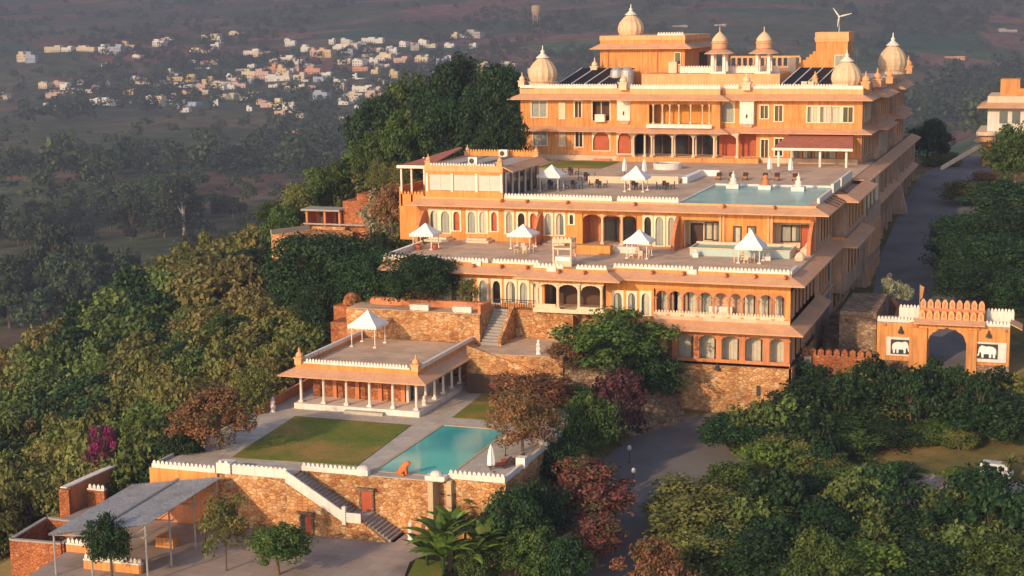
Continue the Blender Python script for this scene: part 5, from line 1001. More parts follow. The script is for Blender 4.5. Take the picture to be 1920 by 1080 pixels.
for i,(px,py0) in enumerate(((1597,88),(1602,84),(1606,92))):
    c=aty(px,120,88); t=aty(px,py0,88); m=MB(); m.tube((c[0],88,26.4),(c[0],88,t[2]),.04); m.tube((c[0]-.4,88,t[2]-.5),(c[0]+.4,88,t[2]-.5),.03); thing(m,'roof_antenna',METAL,('left','middle','right')[i]+' of three thin antenna masts right of the orange stair tower','antenna')
# water tower in the distance
p=hit(1006,56); d_=np.linalg.norm(p-CAM); k=d_/FOC; z0=p[2]; r=empty('water_tower',tuple(p),'beige water tower on four legs far behind the palace roof','water tower'); x,y=p[0],p[1]
m=MB(); H=34*k; m.lathe(x,y,[(6*k,z0+H*.78),(9*k,z0+H),(9.3*k,z0+H+7*k),(8*k,z0+H+10*k),(2*k,z0+H+12*k)],18); m.build('tank',BEIGE,r)
for a in range(4): aa=a*math.pi/2+.6; m=MB(); m.tube((x+6.5*k*math.cos(aa),y+6.5*k*math.sin(aa),z0-4),(x+6*k*math.cos(aa),y+6*k*math.sin(aa),z0+H*.85),1.2*k); m.build('leg',BEIGE,r)
# seated lion statue
def lion():
    x,y,z=aty(757,890,-39.7)[0],-39.7,0.02
    me=bpy.data.meshes.new('lion_statue'); o=bpy.data.objects.new('lion_statue',me); COL.objects.link(o); o.location=(x,y,z); S=1.15
    V=[(-.35,0,.22),(-.15,0,.45),(.08,0,.68),(.2,0,.86),(.38,0,.92),(.55,0,.84), (-.1,.16,.12),(.12,.2,.06), (-.1,-.16,.12),(.12,-.2,.06), (.2,.12,.4),(.26,.12,.05), (.2,-.12,.4),(.26,-.12,.05),(-.5,0,.1),(-.62,.12,.3),(.34,.12,1.06),(.34,-.12,1.06)]
    E=[(0,1),(1,2),(2,3),(3,4),(4,5),(0,6),(6,7),(0,8),(8,9),(2,10),(10,11),(2,12),(12,13),(0,14),(14,15),(4,16),(4,17)]
    R=[.24,.23,.24,.2,.19,.1,.13,.08,.13,.08,.1,.07,.1,.07,.05,.04,.05,.05]
    me.from_pydata([(a*S,b*S,c*S) for a,b,c in V],E,[]); me.update(); md=o.modifiers.new('skin','SKIN')
    for i,rr in enumerate(R): me.skin_vertices[0].data[i].radius=(rr*S,rr*S)
    me.skin_vertices[0].data[0].use_root=True; sd=o.modifiers.new('sub','SUBSURF'); sd.levels=2; sd.render_levels=2
    me.materials.append(STATUE); tag(o,'orange painted seated lion statue on the front edge of the lower pool','statue')
lion()
# van
def van():
    a=atz(1868,903,-4.75); x,y=a[0],a[1]; z=tz(x,y)+.14; VS=.8; r=empty('white_van',(x,y,z),'small white van parked behind the merlon wall at the right','van',None,math.radians(-8)); r.scale=(VS,VS,VS)
    def c(m,n,mt,par=r): o=m.build(n,mt,None,loc=(0,0,0)); o.parent=par; return o
    m=MB(); m.vprism([(-1.7,.3),(1.65,.3),(1.75,.75),(1.6,1.05),(1.15,1.75),(.9,1.85),(-1.55,1.85),(-1.7,1.7)],-.75,.75); c(m,'body',VANW)
    for a0,a1 in ((-1.5,-.7),(-.55,.15),(.28,.95)): m=MB(); m.box(a0,a1,-.77,-.751,1.1,1.6); c(m,'side_window',DARKG)
    m=MB(); m.hexa([(1.62,-.65,1.1),(1.64,-.65,1.1),(1.64,.65,1.1),(1.62,.65,1.1)],[(1.2,-.62,1.68),(1.22,-.62,1.7),(1.22,.62,1.7),(1.2,.62,1.68)]); c(m,'windscreen',DARKG)
    for wx in (-1.1,1.1):
        for wy in (-.72,.72):
            m=MB(); m.lathe(0,0,[(.3,-.1),(.32,0),(.3,.1)],14); m.v=[(wx+a,wy+c_,.3+b) for a,b,c_ in m.v]; w_=c(m,'wheel',TYRE); m=MB(); m.lathe(0,0,[(.16,-.11),(.16,.11)],10); m.v=[(wx+a,wy+c_,.3+b) for a,b,c_ in m.v]; c(m,'rim',METAL,w_)
    m=MB(); m.box(1.7,1.76,-.6,-.35,.75,.95); c(m,'headlight',WHITE); m=MB(); m.box(1.7,1.76,.35,.6,.75,.95); c(m,'headlight',WHITE)
van()
# ================================================================ vegetation
L_DARK=leafmat('dark_green_leaves',[(.008,.024,.008),(.018,.048,.013),(.04,.085,.02)],.15)
L_MID=leafmat('green_leaves',[(.022,.05,.012),(.06,.105,.02),(.15,.19,.035)],.2)
L_SLOPE=leafmat('slope_green_leaves',[(.045,.07,.017),(.10,.145,.032),(.20,.22,.055)],.2)
L_OLIVE=leafmat('olive_leaves',[(.06,.07,.019),(.14,.15,.036),(.26,.23,.065)],.2)
L_DRY=leafmat('dry_leaves',[(.10,.10,.03),(.21,.185,.05),(.35,.27,.08)],.2)
L_LIME=leafmat('lime_leaves',[(.05,.09,.015),(.13,.21,.03),(.24,.32,.06)],.3)
L_AUT=leafmat('autumn_leaves',[(.05,.06,.018),(.14,.10,.035),(.30,.11,.06),(.20,.15,.04)],.2)
L_PINK=leafmat('pink_bracts_and_leaves',[(.035,.06,.02),(.09,.10,.03),(.19,.085,.05),(.34,.10,.085),(.42,.17,.13)],.2)
L_MAG=leafmat('magenta_bracts',[(.03,.05,.02),(.30,.02,.12),(.5,.03,.2)],.25)
L_PURP=leafmat('purple_leaves',[(.04,.025,.022),(.09,.035,.035),(.22,.07,.07)],.15)
L_WHT=leafmat('white_blossom_leaves',[(.06,.09,.03),(.30,.30,.17),(.55,.52,.38)],.2)
L_FAR=leafmat('valley_leaves',[(.016,.034,.014),(.035,.06,.022),(.07,.085,.03)],.1,objvar=.45)
def leafmesh(name,m,pts,nrm,size,tint,aspect=.6,droop=0.):
    n=len(pts); nrm=nrm/np.linalg.norm(nrm,axis=1,keepdims=True)
    a=np.cross(nrm,rng.normal(size=(n,3))); a/=np.linalg.norm(a,axis=1,keepdims=True); b=np.cross(nrm,a)
    s=size*rng.uniform(.6,1.35,n)[:,None]; A=a*s*.5; B=b*s*.5*aspect
    V=np.stack([pts-A,pts+B*1.0-A*.1,pts+A,pts-B-A*.1],1).reshape(-1,3)
    me=bpy.data.meshes.new(name); me.vertices.add(4*n); me.vertices.foreach_set('co',V.ravel()); me.loops.add(4*n); me.loops.foreach_set('vertex_index',np.arange(4*n)); me.polygons.add(n); me.polygons.foreach_set('loop_start',np.arange(0,4*n,4)); me.update()
    at=me.attributes.new('tint','FLOAT','POINT'); at.data.foreach_set('value',np.repeat(np.clip(tint,0,1),4)); me.materials.append(m); return me
def crown_mesh(name,m,R,H,nclump,nleaf,size,flat=0.,spread=.30,zc=0.,hollow=.40):
    nclump=int(nclump*1.5)
    """crown built of leaf clumps spread unevenly through an ellipsoid, centre height zc"""
    d=rng.normal(size=(nclump,3)); d/=np.linalg.norm(d,axis=1,keepdims=True); d[:,2]=np.where(d[:,2]<-.72,-d[:,2],d[:,2])
    rad=rng.uniform(hollow,1.,nclump)**.8; C=d*rad[:,None]*np.array([R*rng.uniform(.85,1.1),R*rng.uniform(.85,1.1),H]); C[:,2]+=zc
    if flat: C[:,2]=zc+np.abs(C[:,2]-zc)*(1-flat)
    C[:,:2]*=1+.16*np.sin(3*np.arctan2(C[:,1],C[:,0])+rng.uniform(0,6))[:,None]; cr=R*spread*rng.uniform(.45,1.35,nclump); ct=rng.uniform(-.22,.22,nclump)
    k=rng.integers(0,nclump,nleaf); q=rng.normal(size=(nleaf,3)); q/=np.linalg.norm(q,axis=1,keepdims=True); rr=rng.uniform(.35,1.,nleaf)**.5
    P=C[k]+q*(cr[k]*rr)[:,None]*np.array([1,1,.72]); N=q+rng.normal(size=(nleaf,3))*.55+np.array([0,0,.35])
    return leafmesh(name,m,P,N,size,.48+ct[k]*.8+rng.normal(size=nleaf)*.13),C
def trunk_mesh(h,r,C,nb=7,mt=BARK,name='trunk'):
    m=MB(); z0=-.8; lean=(random.uniform(-.4,.4),random.uniform(-.4,.4)); f=(lean[0],lean[1],h*.5)
    m.tube((0,0,z0),f,r,r*.75,8)
    idx=np.argsort(-C[:,2])[:max(nb*2,4)]; idx=random.sample(list(idx),min(nb,len(idx)))
    for i in idx:
        c=C[i]; mid=(f[0]*.4+c[0]*.5,f[1]*.4+c[1]*.5,f[2]*.5+c[2]*.48); m.tube(f,mid,r*.5,r*.3,6); m.tube(mid,tuple(c),r*.3,r*.08,5)
        m.tube(mid,(c[0]*.8+.4,c[1]*.8-.5,c[2]*.9),r*.2,r*.06,4)
    me=bpy.data.meshes.new(name); me.from_pydata(m.v,[],m.f); me.materials.append(mt); me.update(); return me
KIND={}
def kind(key,m,R,H,nclump,nleaf,size,zc,tr=(.25,),bark=BARK,nvar=2,**k):
    KIND[key]=[]
    for i in range(nvar):
        c,C=crown_mesh('crown',m,R,H,nclump,nleaf,size,zc=zc,**k); KIND[key].append((c,trunk_mesh(zc,tr[0],C,mt=bark),R,zc+H))
kind('dense',L_DARK,4.,3.2,60,10500,.36,4.6,(.3,))
kind('spread',L_DARK,4.,2.7,80,19000,.24,4.6,(.3,))
kind('green',L_MID,4.,3.,55,9500,.35,4.6,(.28,))
kind('olive',L_OLIVE,4.,3.2,55,9000,.34,4.4,(.26,))
kind('flat',L_DARK,5.,2.6,70,9000,.40,4.,(.3,),flat=.35,spread=.26)
kind('airy',L_OLIVE,3.,2.2,34,2300,.30,3.6,(.12,),spread=.24)
kind('autumn',L_AUT,4.,3.2,55,9000,.34,4.2,(.2,),spread=.28)
kind('pink',L_PINK,4.,4.2,60,8500,.38,4.6,(.22,),nvar=1)
kind('magenta',L_MAG,2.,1.8,20,1600,.30,2.2,(.1,),nvar=1)
kind('purple',L_PURP,3.,2.8,40,3800,.36,3.4,(.18,),nvar=1)
kind('white',L_WHT,3.,2.,34,2800,.34,3.2,(.16,),nvar=1)
kind('lime',L_LIME,3.,2.6,36,3200,.36,3.4,(.16,))
kind('dry',L_DRY,2.,1.4,20,1500,.26,1.5,(.06,),nvar=2)
kind('bush',L_SLOPE,2.2,1.6,24,1900,.32,1.5,(.08,),nvar=2)
kind('olivebush',L_OLIVE,2.2,1.5,24,1900,.30,1.4,(.08,),nvar=2)
kind('darkbush',L_DARK,2.4,1.8,24,2000,.32,1.7,(.08,),nvar=2)
kind('far',L_FAR,6.,5.,26,2800,.85,6.5,(.5,),nvar=3)
kind('fartall',L_FAR,6.,7.,30,3200,.85,14.,(.6,),bark=BARKW,nvar=1)
def palmmesh(n,L,m,wd,curl,up,seg=6,leaflets=False):
    V=[];F=[];T=[]
    for i in range(n):
        a=2*math.pi*i/n*1.0+random.uniform(-.3,.3)+i*2.4; el=random.uniform(*up); l=L*random.uniform(.75,1.1); x=y=0.; r=0;z=0; ang=el; pr=None; tt=random.random()
        for s in range(seg+1):
            t=s/seg; w=wd*math.sin(math.pi*min(.97,t*.85+.12)); ca,sa=math.cos(a),math.sin(a); c=(ca*r,sa*r,z); V+=[(c[0]-sa*w,c[1]+ca*w,z-.25*w),(c[0],c[1],z+.0),(c[0]+sa*w,c[1]-ca*w,z-.25*w)]; T+=[tt,tt,tt]
            if s: b=len(V)-3; F+=[(b-3,b-2,b+1,b),(b-2,b-1,b+2,b+1)]
            r+=math.cos(ang)*l/seg; z+=math.sin(ang)*l/seg; ang-=curl/seg
    me=bpy.data.meshes.new('fronds'); me.from_pydata(V,[],F); at=me.attributes.new('tint','FLOAT','POINT'); at.data.foreach_set('value',T); me.materials.append(m); me.update(); return me
BAN=[palmmesh(18,2.7,L_LIME,.36,1.35,(.75,1.5)),palmmesh(16,2.4,L_LIME,.36,1.2,(.6,1.45))]
PALM=[palmmesh(26,2.4,L_OLIVE,.13,1.6,(.2,1.3))]
def tstem(h,r,mt):
    m=MB(); m.tube((0,0,-.5),(0,0,h),r,r*.6,8); me=bpy.data.meshes.new('stem'); me.from_pydata(m.v,[],m.f); me.materials.append(mt); return me
STEM=tstem(1.,.14,L_MID); PSTEM=tstem(1.,.2,BARK)
def plant(name,key,x,y,z,sc_,label,cat='tree',group=None,var=None,zs=None,rz=None):
    v=KIND[key][random.randrange(len(KIND[key])) if var is None else var]
    r=empty(name,(x,y,z),label,cat,group,random.uniform(0,6.28) if rz is None else rz); r.scale=(sc_,sc_,zs or sc_)
    for nm,me in (('crown',v[0]),('trunk',v[1])): o=bpy.data.objects.new(nm,me); COL.objects.link(o); o.parent=r
    return r
def tree(px,py,wpx,key,label,Y=None,z=None,hpx=None,name='tree',cat='tree',group=None,gz=None,flatz=None):
    """px,py = crown centre in the photograph, Y = how far along the hill it stands"""
    c=aty(px,py,Y); k=proj(c)[2]/FOC; v=KIND[key][0]; s=wpx*k/2/(v[2]*.97); base=gz if gz is not None else tz(c[0],c[1])
    H=hpx*k/2 if hpx else None; cz=c[2]; zc_=max(cz-base,1.); 
    zs=zc_/({'spread':4.6,'dense':4.6,'green':4.6,'olive':4.4,'flat':4.9,'airy':3.6,'autumn':4.6,'pink':4.6,'magenta':2.2,'purple':3.4,'white':3.2,'lime':3.4,'dry':1.5,'bush':1.5,'olivebush':1.4,'darkbush':1.7,'far':6.5,'fartall':14.}[key])
    zs=min(max(zs,s*.6),s*(flatz or 1.5)); z0=cz-zs*({'flat':4.9}.get(key,zc_/zs) if key=='flat' else zc_/zs)
    z0=cz-zs*({'spread':4.6,'dense':4.6,'green':4.6,'olive':4.4,'flat':4.9,'airy':3.6,'autumn':4.6,'pink':4.6,'magenta':2.2,'purple':3.4,'white':3.2,'lime':3.4,'dry':1.5,'bush':1.5,'olivebush':1.4,'darkbush':1.7,'far':6.5,'fartall':14.}[key])
    return plant(name,key,c[0],c[1],min(z0,base+.3) if z0>base+.3 and zs>=s*1.89 else z0,s,label,cat,group,zs=zs)
def banana(px,py,z,s,label,k=0,group='banana plants'):
    p=atz(px,py,z); r=empty('banana_plant',tuple(p),label,'banana plant',group,random.uniform(0,6)); 
    for j,(dx,dy,h,q) in enumerate(((0,0,2.2,1.),(.9,.5,1.5,.8),(-.8,.4,1.8,.85))):
        o=bpy.data.objects.new('stem',STEM); COL.objects.link(o); o.parent=r; o.location=(dx*s,dy*s,0); o.scale=(s,s,h*s)
        f=bpy.data.objects.new('leaves',BAN[(k+j)%2]); COL.objects.link(f); f.parent=r; f.location=(dx*s,dy*s,h*s); f.scale=(q*s,)*3; f.rotation_euler=(0,0,random.uniform(0,6))
# --- trees behind the palace on the left
for px,py,w_,Y,k,l in ((935,200,110,84,'dense','dark dense tree touching the left end of the top palace storey'),(880,190,120,90,'dense','tall dark tree second from the palace in the grove behind it'),(825,205,115,84,'dense','dark tree third from the palace in the grove behind it'),(770,220,120,92,'green','green tree fourth from the palace in the grove behind it'),(715,250,100,86,'dense','dark tree at the outer left end of the grove behind the palace'),(905,250,110,66,'dense','dark low tree filling the gap between dining hall and top storey'),(830,260,110,66,'dense','dark low tree behind the red tiled canopy'),(765,265,90,62,'green','green low tree left of the red tiled canopy'),(700,300,80,62,'green','green tree above the stone hut'),(945,260,80,58,'dense','dark tree tucked against the left wall of the top storey')):
    tree(px,py,w_*1.1,k,l,Y)
for px,py,w_,Y,k,l in ((625,345,70,66,'green','bright green tree directly above the stone hut'),(590,365,80,64,'green','green tree behind the porch of the stone hut'),(560,395,75,56,'olive','olive tree left of the stone hut porch'),(530,430,75,52,'green','green tree left of the lookout platform'),(715,330,50,50,'olive','brownish tree between stone hut and dining hall'),(735,385,75,24,'autumn','brown and green tree left of the dining hall wall'),(770,420,45,19,'olive','olive bush tree against the left end of the second storey'),(712,408,80,34,'white','white flowering tree right of the stone hut'),(755,345,60,30,'olive','dry topped tree below the red tiled canopy')):
    tree(px,py,w_,k,l,Y)
for px,py,w_,Y,l in ((605,512,235,12,'huge spreading dark green tree left of the lower terrace'),(685,505,200,15,'dark green tree behind the big spreading one'),(715,528,190,2,'broad dark green tree overlapping the left end of the lower terrace'),(790,525,150,-2.5,'dark green crown in front of the left lower arches'),(630,575,160,3,'lower dark crown hanging over the ruined red wall'),(560,540,130,15,'dark outer crown at the left edge of the spreading trees')): tree(px,py,w_,'spread',l,Y,flatz=.85)
tree(880,545,52,'airy','small yellow green tree on the ledge before the lower arches',-3.2,gz=7)
# --- around the garden
tree(1150,635,195,'green','large green mango tree in front of the lower arcade',-6,gz=1.2)
tree(1225,700,120,'dense','dark shaded tree between the mango tree and the stone base',-5,gz=-2)
tree(1060,665,90,'autumn','thin russet tree on the landing below the columned balcony',-8.5,gz=2.)
tree(1000,735,150,'autumn','mixed green and copper tree standing on the side lawn',-17,gz=0)
tree(978,780,130,'autumn','copper leaved tree over the pool deck beside the loungers',-30,gz=0)
tree(1075,745,90,'green','small green tree by the right edge of the side lawn',-12,gz=0)
tree(1165,760,110,'purple','dark purple leaved tree right of the pool deck',-12)
tree(1105,800,110,'green','dark green tree rising outside the pool deck wall',-22,gz=-5.)
tree(1105,925,165,'pink','big tree covered with pink and red bracts beside the drive',-33,gz=-5.5)
tree(1120,1010,110,'pink','lower tree with pink red bracts at the edge of the drive',-38,gz=-6.5)
tree(405,772,140,'autumn','rust coloured tree at the left corner of the lawn',-37,gz=0)
tree(470,740,80,'olive','olive tree behind the rust coloured tree',-24,gz=-3)
tree(345,830,80,'dense','dark tree left of the ochre wall end',-38,gz=-6)
tree(190,840,60,'magenta','magenta bougainvillea beside the tall brown wall',-34,gz=-7)
tree(255,830,80,'lime','bright green tree behind the magenta bougainvillea',-28,gz=-8)
tree(420,985,115,'airy','thin yellow green tree in the courtyard near the canopy',-53,gz=-4.6)
tree(521,1022,118,'green','round green tree at the bottom of the courtyard',-52.5,gz=-4.6)
tree(205,1015,80,'dense','dark tree poking up in front of the metal roof',-58,gz=-7)
for (px,py,s,l,k) in ((868,1010,1.25,'banana clump nearest the stone wall below the pool',0),(925,1000,1.1,'banana clump right of the nearest one below the pool',1),(830,1090,1.3,'banana clump at the bottom edge by the courtyard lawn',0),(905,1085,1.2,'banana clump at the bottom edge centre',1),(850,1045,1.1,'small banana clump between the nearer and farther clumps',1),(960,1060,.9,'banana clump standing among the dark shrub trees at the bottom',0)): banana(px,py,-5.6,s,l,k)
for (px,py,z,s,l) in ((655,345,11.5,1.2,'banana plants above the stone hut'),(640,365,10.5,1.0,'banana plants just behind the stone hut'),(680,330,12.5,1.1,'banana plants below the dark grove'),(600,380,9.,.9,'banana plants left above the stone hut')): banana(px,py,z,s,l)
for px,py,w_,Y,k,l in ((960,985,110,-43,'dense','dark shrub tree under the right corner of the pool wall'),(1000,1040,120,-45,'green','green shrub tree near the bottom beside the drive'),(1060,1060,90,-46,'dense','dark shrub tree at the bottom edge left of the drive'),(1020,960,100,-38,'dense','dark shrub tree against the side wall of the pool deck'),(900,1060,90,-47,'green','leafy shrub tree between the banana clumps'),(1050,880,90,-28,'dense','dark tree between the pool wall and the pink tree')): tree(px,py,w_,k,l,Y,gz=-7)
# --- lower right woodland
RW=[(1395,790,150,-10,'flat','dark flat topped tree just right of the asphalt drive'),(1455,775,90,-6,'dense','dark tree at the foot of the palace corner'),(1540,745,150,-2,'dense','dark green tree below the battlement wall'),(1640,745,150,2,'olive','large olive tree left of the gate arch'),(1735,735,150,5,'olive','large olive tree before the gate arch'),(1590,820,120,-8,'green','green tree behind the brown earth patch'),(1870,775,150,-2,'dense','round dark tree below the right end of the gatehouse'),(1810,720,80,6,'olive','small olive tree right of the gate arch'),(1480,840,120,-14,'olive','olive tree in the middle of the lower woodland'),(1425,860,95,-18,'lime','bright lime green tree by the drive'),(1560,870,90,-16,'olive','dry olive tree before the brown earth patch'),(1310,950,190,-30,'olive','big yellowish green tree at the near bend of the drive'),(1400,960,150,-30,'green','green tree right of the yellowish one by the drive'),(1330,1030,180,-36,'olive','yellow green tree at the bottom beside the drive'),(1470,930,150,-25,'dense','dark tree in the centre of the lower woodland'),(1600,900,110,-20,'green','green tree left of the merlon wall'),(1640,950,110,-25,'olive','tall yellowish tree left end of the merlon wall'),(1560,990,160,-30,'dense','dark tree low in the woodland centre'),(1700,1000,140,-28,'dense','dark tree in front of the merlon wall'),(1780,1000,120,-25,'green','leafy green tree in front of the parked van'),(1895,985,110,-25,'olive','olive gold tree at the right edge below the van'),(1450,1040,160,-38,'dense','dark tree at the bottom of the woodland'),(1620,1060,150,-38,'lime','lime green tree at the bottom edge right of centre'),(1760,1060,160,-36,'dense','dark green tree at the bottom right'),(1880,1050,140,-36,'green','green tree in the bottom right corner'),(1230,1065,110,-45,'autumn','orange and green shrub at the bottom beside the drive'),(1790,890,70,-12,'lime','light green shrub tree left of the parked van'),(1530,1060,110,-42,'green','green shrub tree at the bottom edge centre right'),(1380,900,110,-24,'green','green tree beside the lime green one'),(1690,880,70,-12,'dense','small dark tree on the parking ground')]
for px,py,w_,Y,k,l in RW: tree(px,py+8,w_*1.18,k,l,Y)
for i in range(120):
    px=random.uniform(1290,1930); py=random.uniform(740,1110); p=hit(px,py)
    if p is None or (py<960 and px>1560 and 835<py) or (px<1400 and py<930): continue
    kk=random.choice(['darkbush','darkbush','bush','olivebush']); s=random.uniform(.8,1.5); plant('shrub',kk,p[0],p[1],tz(p[0],p[1])-.2,s,{'darkbush':'dark undergrowth shrub','bush':'green undergrowth shrub','olivebush':'olive undergrowth shrub'}[kk]+' in the lower right woodland','shrub','undergrowth shrubs in the lower right woodland',zs=s*random.uniform(.8,1.3))
RW2=[(1655,815,110,-6,'dense','dark tree shading the brown earth left of the parked van'),(1750,815,110,-4,'green','green tree shading the middle of the brown earth'),(1800,822,75,-5,'olive','olive tree on the brown earth just above the parked van'),(1600,780,110,-2,'olive','olive tree above the brown earth patch')]
for px,py,w_,Y,k,l in RW2: tree(px,py,w_,k,l,Y)
p=atz(1893,905,-5); r=empty('palm_tree',tuple(p),'small feathery palm right of the parked van','palm'); 
o=bpy.data.objects.new('stem',PSTEM); COL.objects.link(o); o.parent=r; o.scale=(1,1,1.8); o=bpy.data.objects.new('fronds',PALM[0]); COL.objects.link(o); o.parent=r; o.location=(0,0,1.8)
# --- trees behind the gate and along the shaded road
RB=[(1790,430,170,62,'spread','dark tree beside the shaded road, nearest its bend'),(1850,480,190,46,'spread','dark tree behind the gatehouse roof'),(1790,520,160,38,'spread','dark tree directly behind the gate battlements'),(1900,420,170,62,'spread','dark tree at the right edge above the gatehouse'),(1900,540,130,34,'dense','dark tree at the right edge behind the gatehouse'),(1860,370,150,84,'dense','dark tree below the orange house'),(1905,290,110,110,'green','leafy tree in front of the orange house'),(1780,350,90,104,'olive','small tree by the far bend of the shaded road'),(1740,260,80,150,'dense','round dark tree beyond the far end of the palace'),(1770,300,70,150,'olive','low tree by the road at the far end of the palace'),(1820,330,80,120,'autumn','brownish shrub tree below the slanting pale wall'),(1760,470,110,52,'dense','dark low tree hanging over the shaded road')]
for px,py,w_,Y,k,l in RB: tree(px+(32 if py>320 else 0),py+(10 if py>320 else 0),w_,k,l,Y)
for px,py,l in ((1665,537,'left white flowering shrub on the curved bed by the road'),(1690,548,'right white flowering shrub on the curved bed by the road')): tree(px,py,36,'white',l,30,gz=1.8,name='shrub',cat='shrub')
for i in range(9):
    px=1500+i*42; tree(px,715+(i%3)*14,70,'darkbush',f'dark shrub in the hedge below the battlement wall',3-(i%3)*3,name='shrub',cat='shrub',group='hedge shrubs below the battlement wall')
# --- slope vegetation: individuals, largest ones first, the rest as scrub
def pick(px,py): 
    t=random.random(); n=float(vnoise(px,py,95,9))*.8+random.random()*.2
    if n>.52: return 'dry' if t<.5 else 'olivebush'
    if n<.34: return 'darkbush' if t<.4 else 'bush'
    return ('olivebush','bush','olivebush','dry','olivebush')[int(t*5)]
LAB={'dry':'dry straw coloured shrub on the left hillside','olivebush':'olive green shrub on the left hillside','bush':'leafy green shrub on the left hillside','darkbush':'dark green shrub on the left hillside'}
cand=[]
tries=0
while len(cand)<760 and tries<30000:
    tries+=1
    px=random.uniform(-60,760); py=random.uniform(250,1130)
    p=hit(px,py,80)
    if p is None: continue
    d=np.linalg.norm(p-CAM)
    if d>350 or p[0]>-50 or (p[0]>-64 and p[1]<-36): continue
    if -84<p[0]<-64 and 36<p[1]<53: continue
    if 500<px<665 and 400<py<545: continue
    if any((p[0]-q[0])**2+(p[1]-q[1])**2<(4.2 if len(cand)<330 else 2.8) for q in cand): continue
    cand.append((p[0],p[1],d,px,py))
cand.sort(key=lambda q:q[2])
from collections import defaultdict
rest=defaultdict(list)
for i,(x,y,d,px,py) in enumerate(cand):
    k=pick(px,py); s=random.uniform(.9,1.7)*(1+.3*(d>230))
    if i<200: plant('shrub',k,x,y,tz(x,y)-.2,s,LAB[k],'shrub','shrubs on the left hillside',zs=s*random.uniform(.8,1.5))
    else: rest[k].append((x,y,s))
for (px,py,w_,k,l) in ((560,455,110,'dense','dark tree on the slope left of the spreading tree'),(470,500,110,'dense','dark tree on the middle of the hillside'),(430,620,110,'green','green tree on the middle of the hillside below the dark tree'),(540,690,90,'olive','olive tree on the slope left of the pavilion'),(390,560,100,'olive','olive tree near the outer edge of the hillside'),(300,720,90,'green','green tree low on the hillside'),(160,790,90,'dense','dark tree low on the hillside near the left edge'),(60,930,110,'dense','dark tree beside the brick enclosure'),(110,880,90,'dense','dark tree left of the tall brown wall'),(520,400,80,'green','green tree on the ridge line left of the hut'),(360,500,80,'olive','olive tree on the ridge line of the hillside'),(600,640,70,'autumn','bare brownish tree beside the hillside steps'),(230,960,60,'dense','dark tree behind the metal roof')):
    p=hit(px,py+w_*.45,80)
    if p is not None: tree(px,py,w_,k,l,p[1])
def gn_scatter(name,pts,srcmesh,label,cat):
    """many plants as one object: real instances of one crown mesh on points"""
    me=bpy.data.meshes.new(name); me.from_pydata([(x,y,tz(x,y)) for x,y,s in pts],[],[])
    at=me.attributes.new('sz','FLOAT','POINT'); at.data.foreach_set('value',[s for x,y,s in pts]); at=me.attributes.new('rot','FLOAT','POINT'); at.data.foreach_set('value',[random.uniform(0,6.28) for _ in pts])
    o=bpy.data.objects.new(name,me); COL.objects.link(o)
    src=None
    V=np.empty(len(srcmesh.vertices)*3); srcmesh.vertices.foreach_get('co',V); V=V.reshape(-1,3); T=np.empty(len(V)); srcmesh.attributes['tint'].data.foreach_get('value',T)
    out=[];tt=[]
    for x,y,s in pts:
        a=random.uniform(0,6.28); ca,sa=math.cos(a),math.sin(a); f=s*np.array([1,1,random.uniform(.7,1.3)]); W=V*f
        out.append(np.stack([W[:,0]*ca-W[:,1]*sa+x,W[:,0]*sa+W[:,1]*ca+y,W[:,2]+tz(x,y)-.2],1)); tt.append(np.clip(T+random.uniform(-.25,.25),0,1))
    A=np.concatenate(out); TT=np.concatenate(tt); n=len(A)
    me.clear_geometry(); me.vertices.add(n); me.vertices.foreach_set('co',A.ravel()); me.loops.add(n); me.loops.foreach_set('vertex_index',np.arange(n)); me.polygons.add(n//4); me.polygons.foreach_set('loop_start',np.arange(0,n,4)); me.update()
    at=me.attributes.new('tint','FLOAT','POINT'); at.data.foreach_set('value',TT); me.materials.append(srcmesh.materials[0])
    return tag(o,label,cat,kind='stuff')
def thin(key,n,size):   # lighter version of a crown for the massed plants
    v=KIND[key][0]; return crown_mesh('mass_crown',v[0].materials[0],v[2],v[3]-{'dry':1.5,'bush':1.5,'olivebush':1.4,'darkbush':1.7,'far':6.5}[key],14,n,size,zc={'dry':1.5,'bush':1.5,'olivebush':1.4,'darkbush':1.7,'far':6.5}[key])[0]
for k,pts in rest.items(): gn_scatter('scrub',pts,thin(k,950,.36),{'dry':'dry straw coloured','olivebush':'olive','bush':'green','darkbush':'dark green'}[k]+' scrub covering the far side of the left hillside','scrub')
# --- valley trees
vt=[]; grove=[(60,545,150,7),(205,545,150,8),(120,590,200,4),(250,400,110,6),(340,400,70,5),(460,300,160,10),(300,430,100,4),(30,440,100,5),(700,330,60,2),(560,270,160,12),(120,400,160,6),(200,330,300,10),(560,200,120,9),(90,220,120,6),(140,200,90,6),(260,200,60,4),(1780,160,160,22),(1860,130,120,14),(1750,210,120,10),(1880,230,90,6)]
for gx,gy,gw,n in grove:
    for i in range(n):
        p=hit(gx+random.gauss(0,gw*.35),gy+random.gauss(0,gw*.09)+15,350)
        if p is not None: vt.append((p[0],p[1],random.uniform(1.0,1.9)))
t=0
while len(vt)<3600 and t<20000:
    t+=1; px=random.uniform(-40,1960); py=random.uniform(2,700)**1.0 if random.random()<.35 else random.uniform(0,330)
    if px>760 and py>260: continue
    p=hit(px,py,360)
    if p is None: continue
    n=float(vnoise(p[0],p[1],170,21))*.55+float(vnoise(p[0],p[1],55,22))*.45
    dd=np.linalg.norm(p-CAM)
    if random.random()>max(.06,(n-(.40 if dd<1150 else .46))*6.): continue
    vt.append((p[0],p[1],random.uniform(.45,1.05)))
vt.sort(key=lambda q:(q[0]-CAM[0])**2+(q[1]-CAM[1])**2)
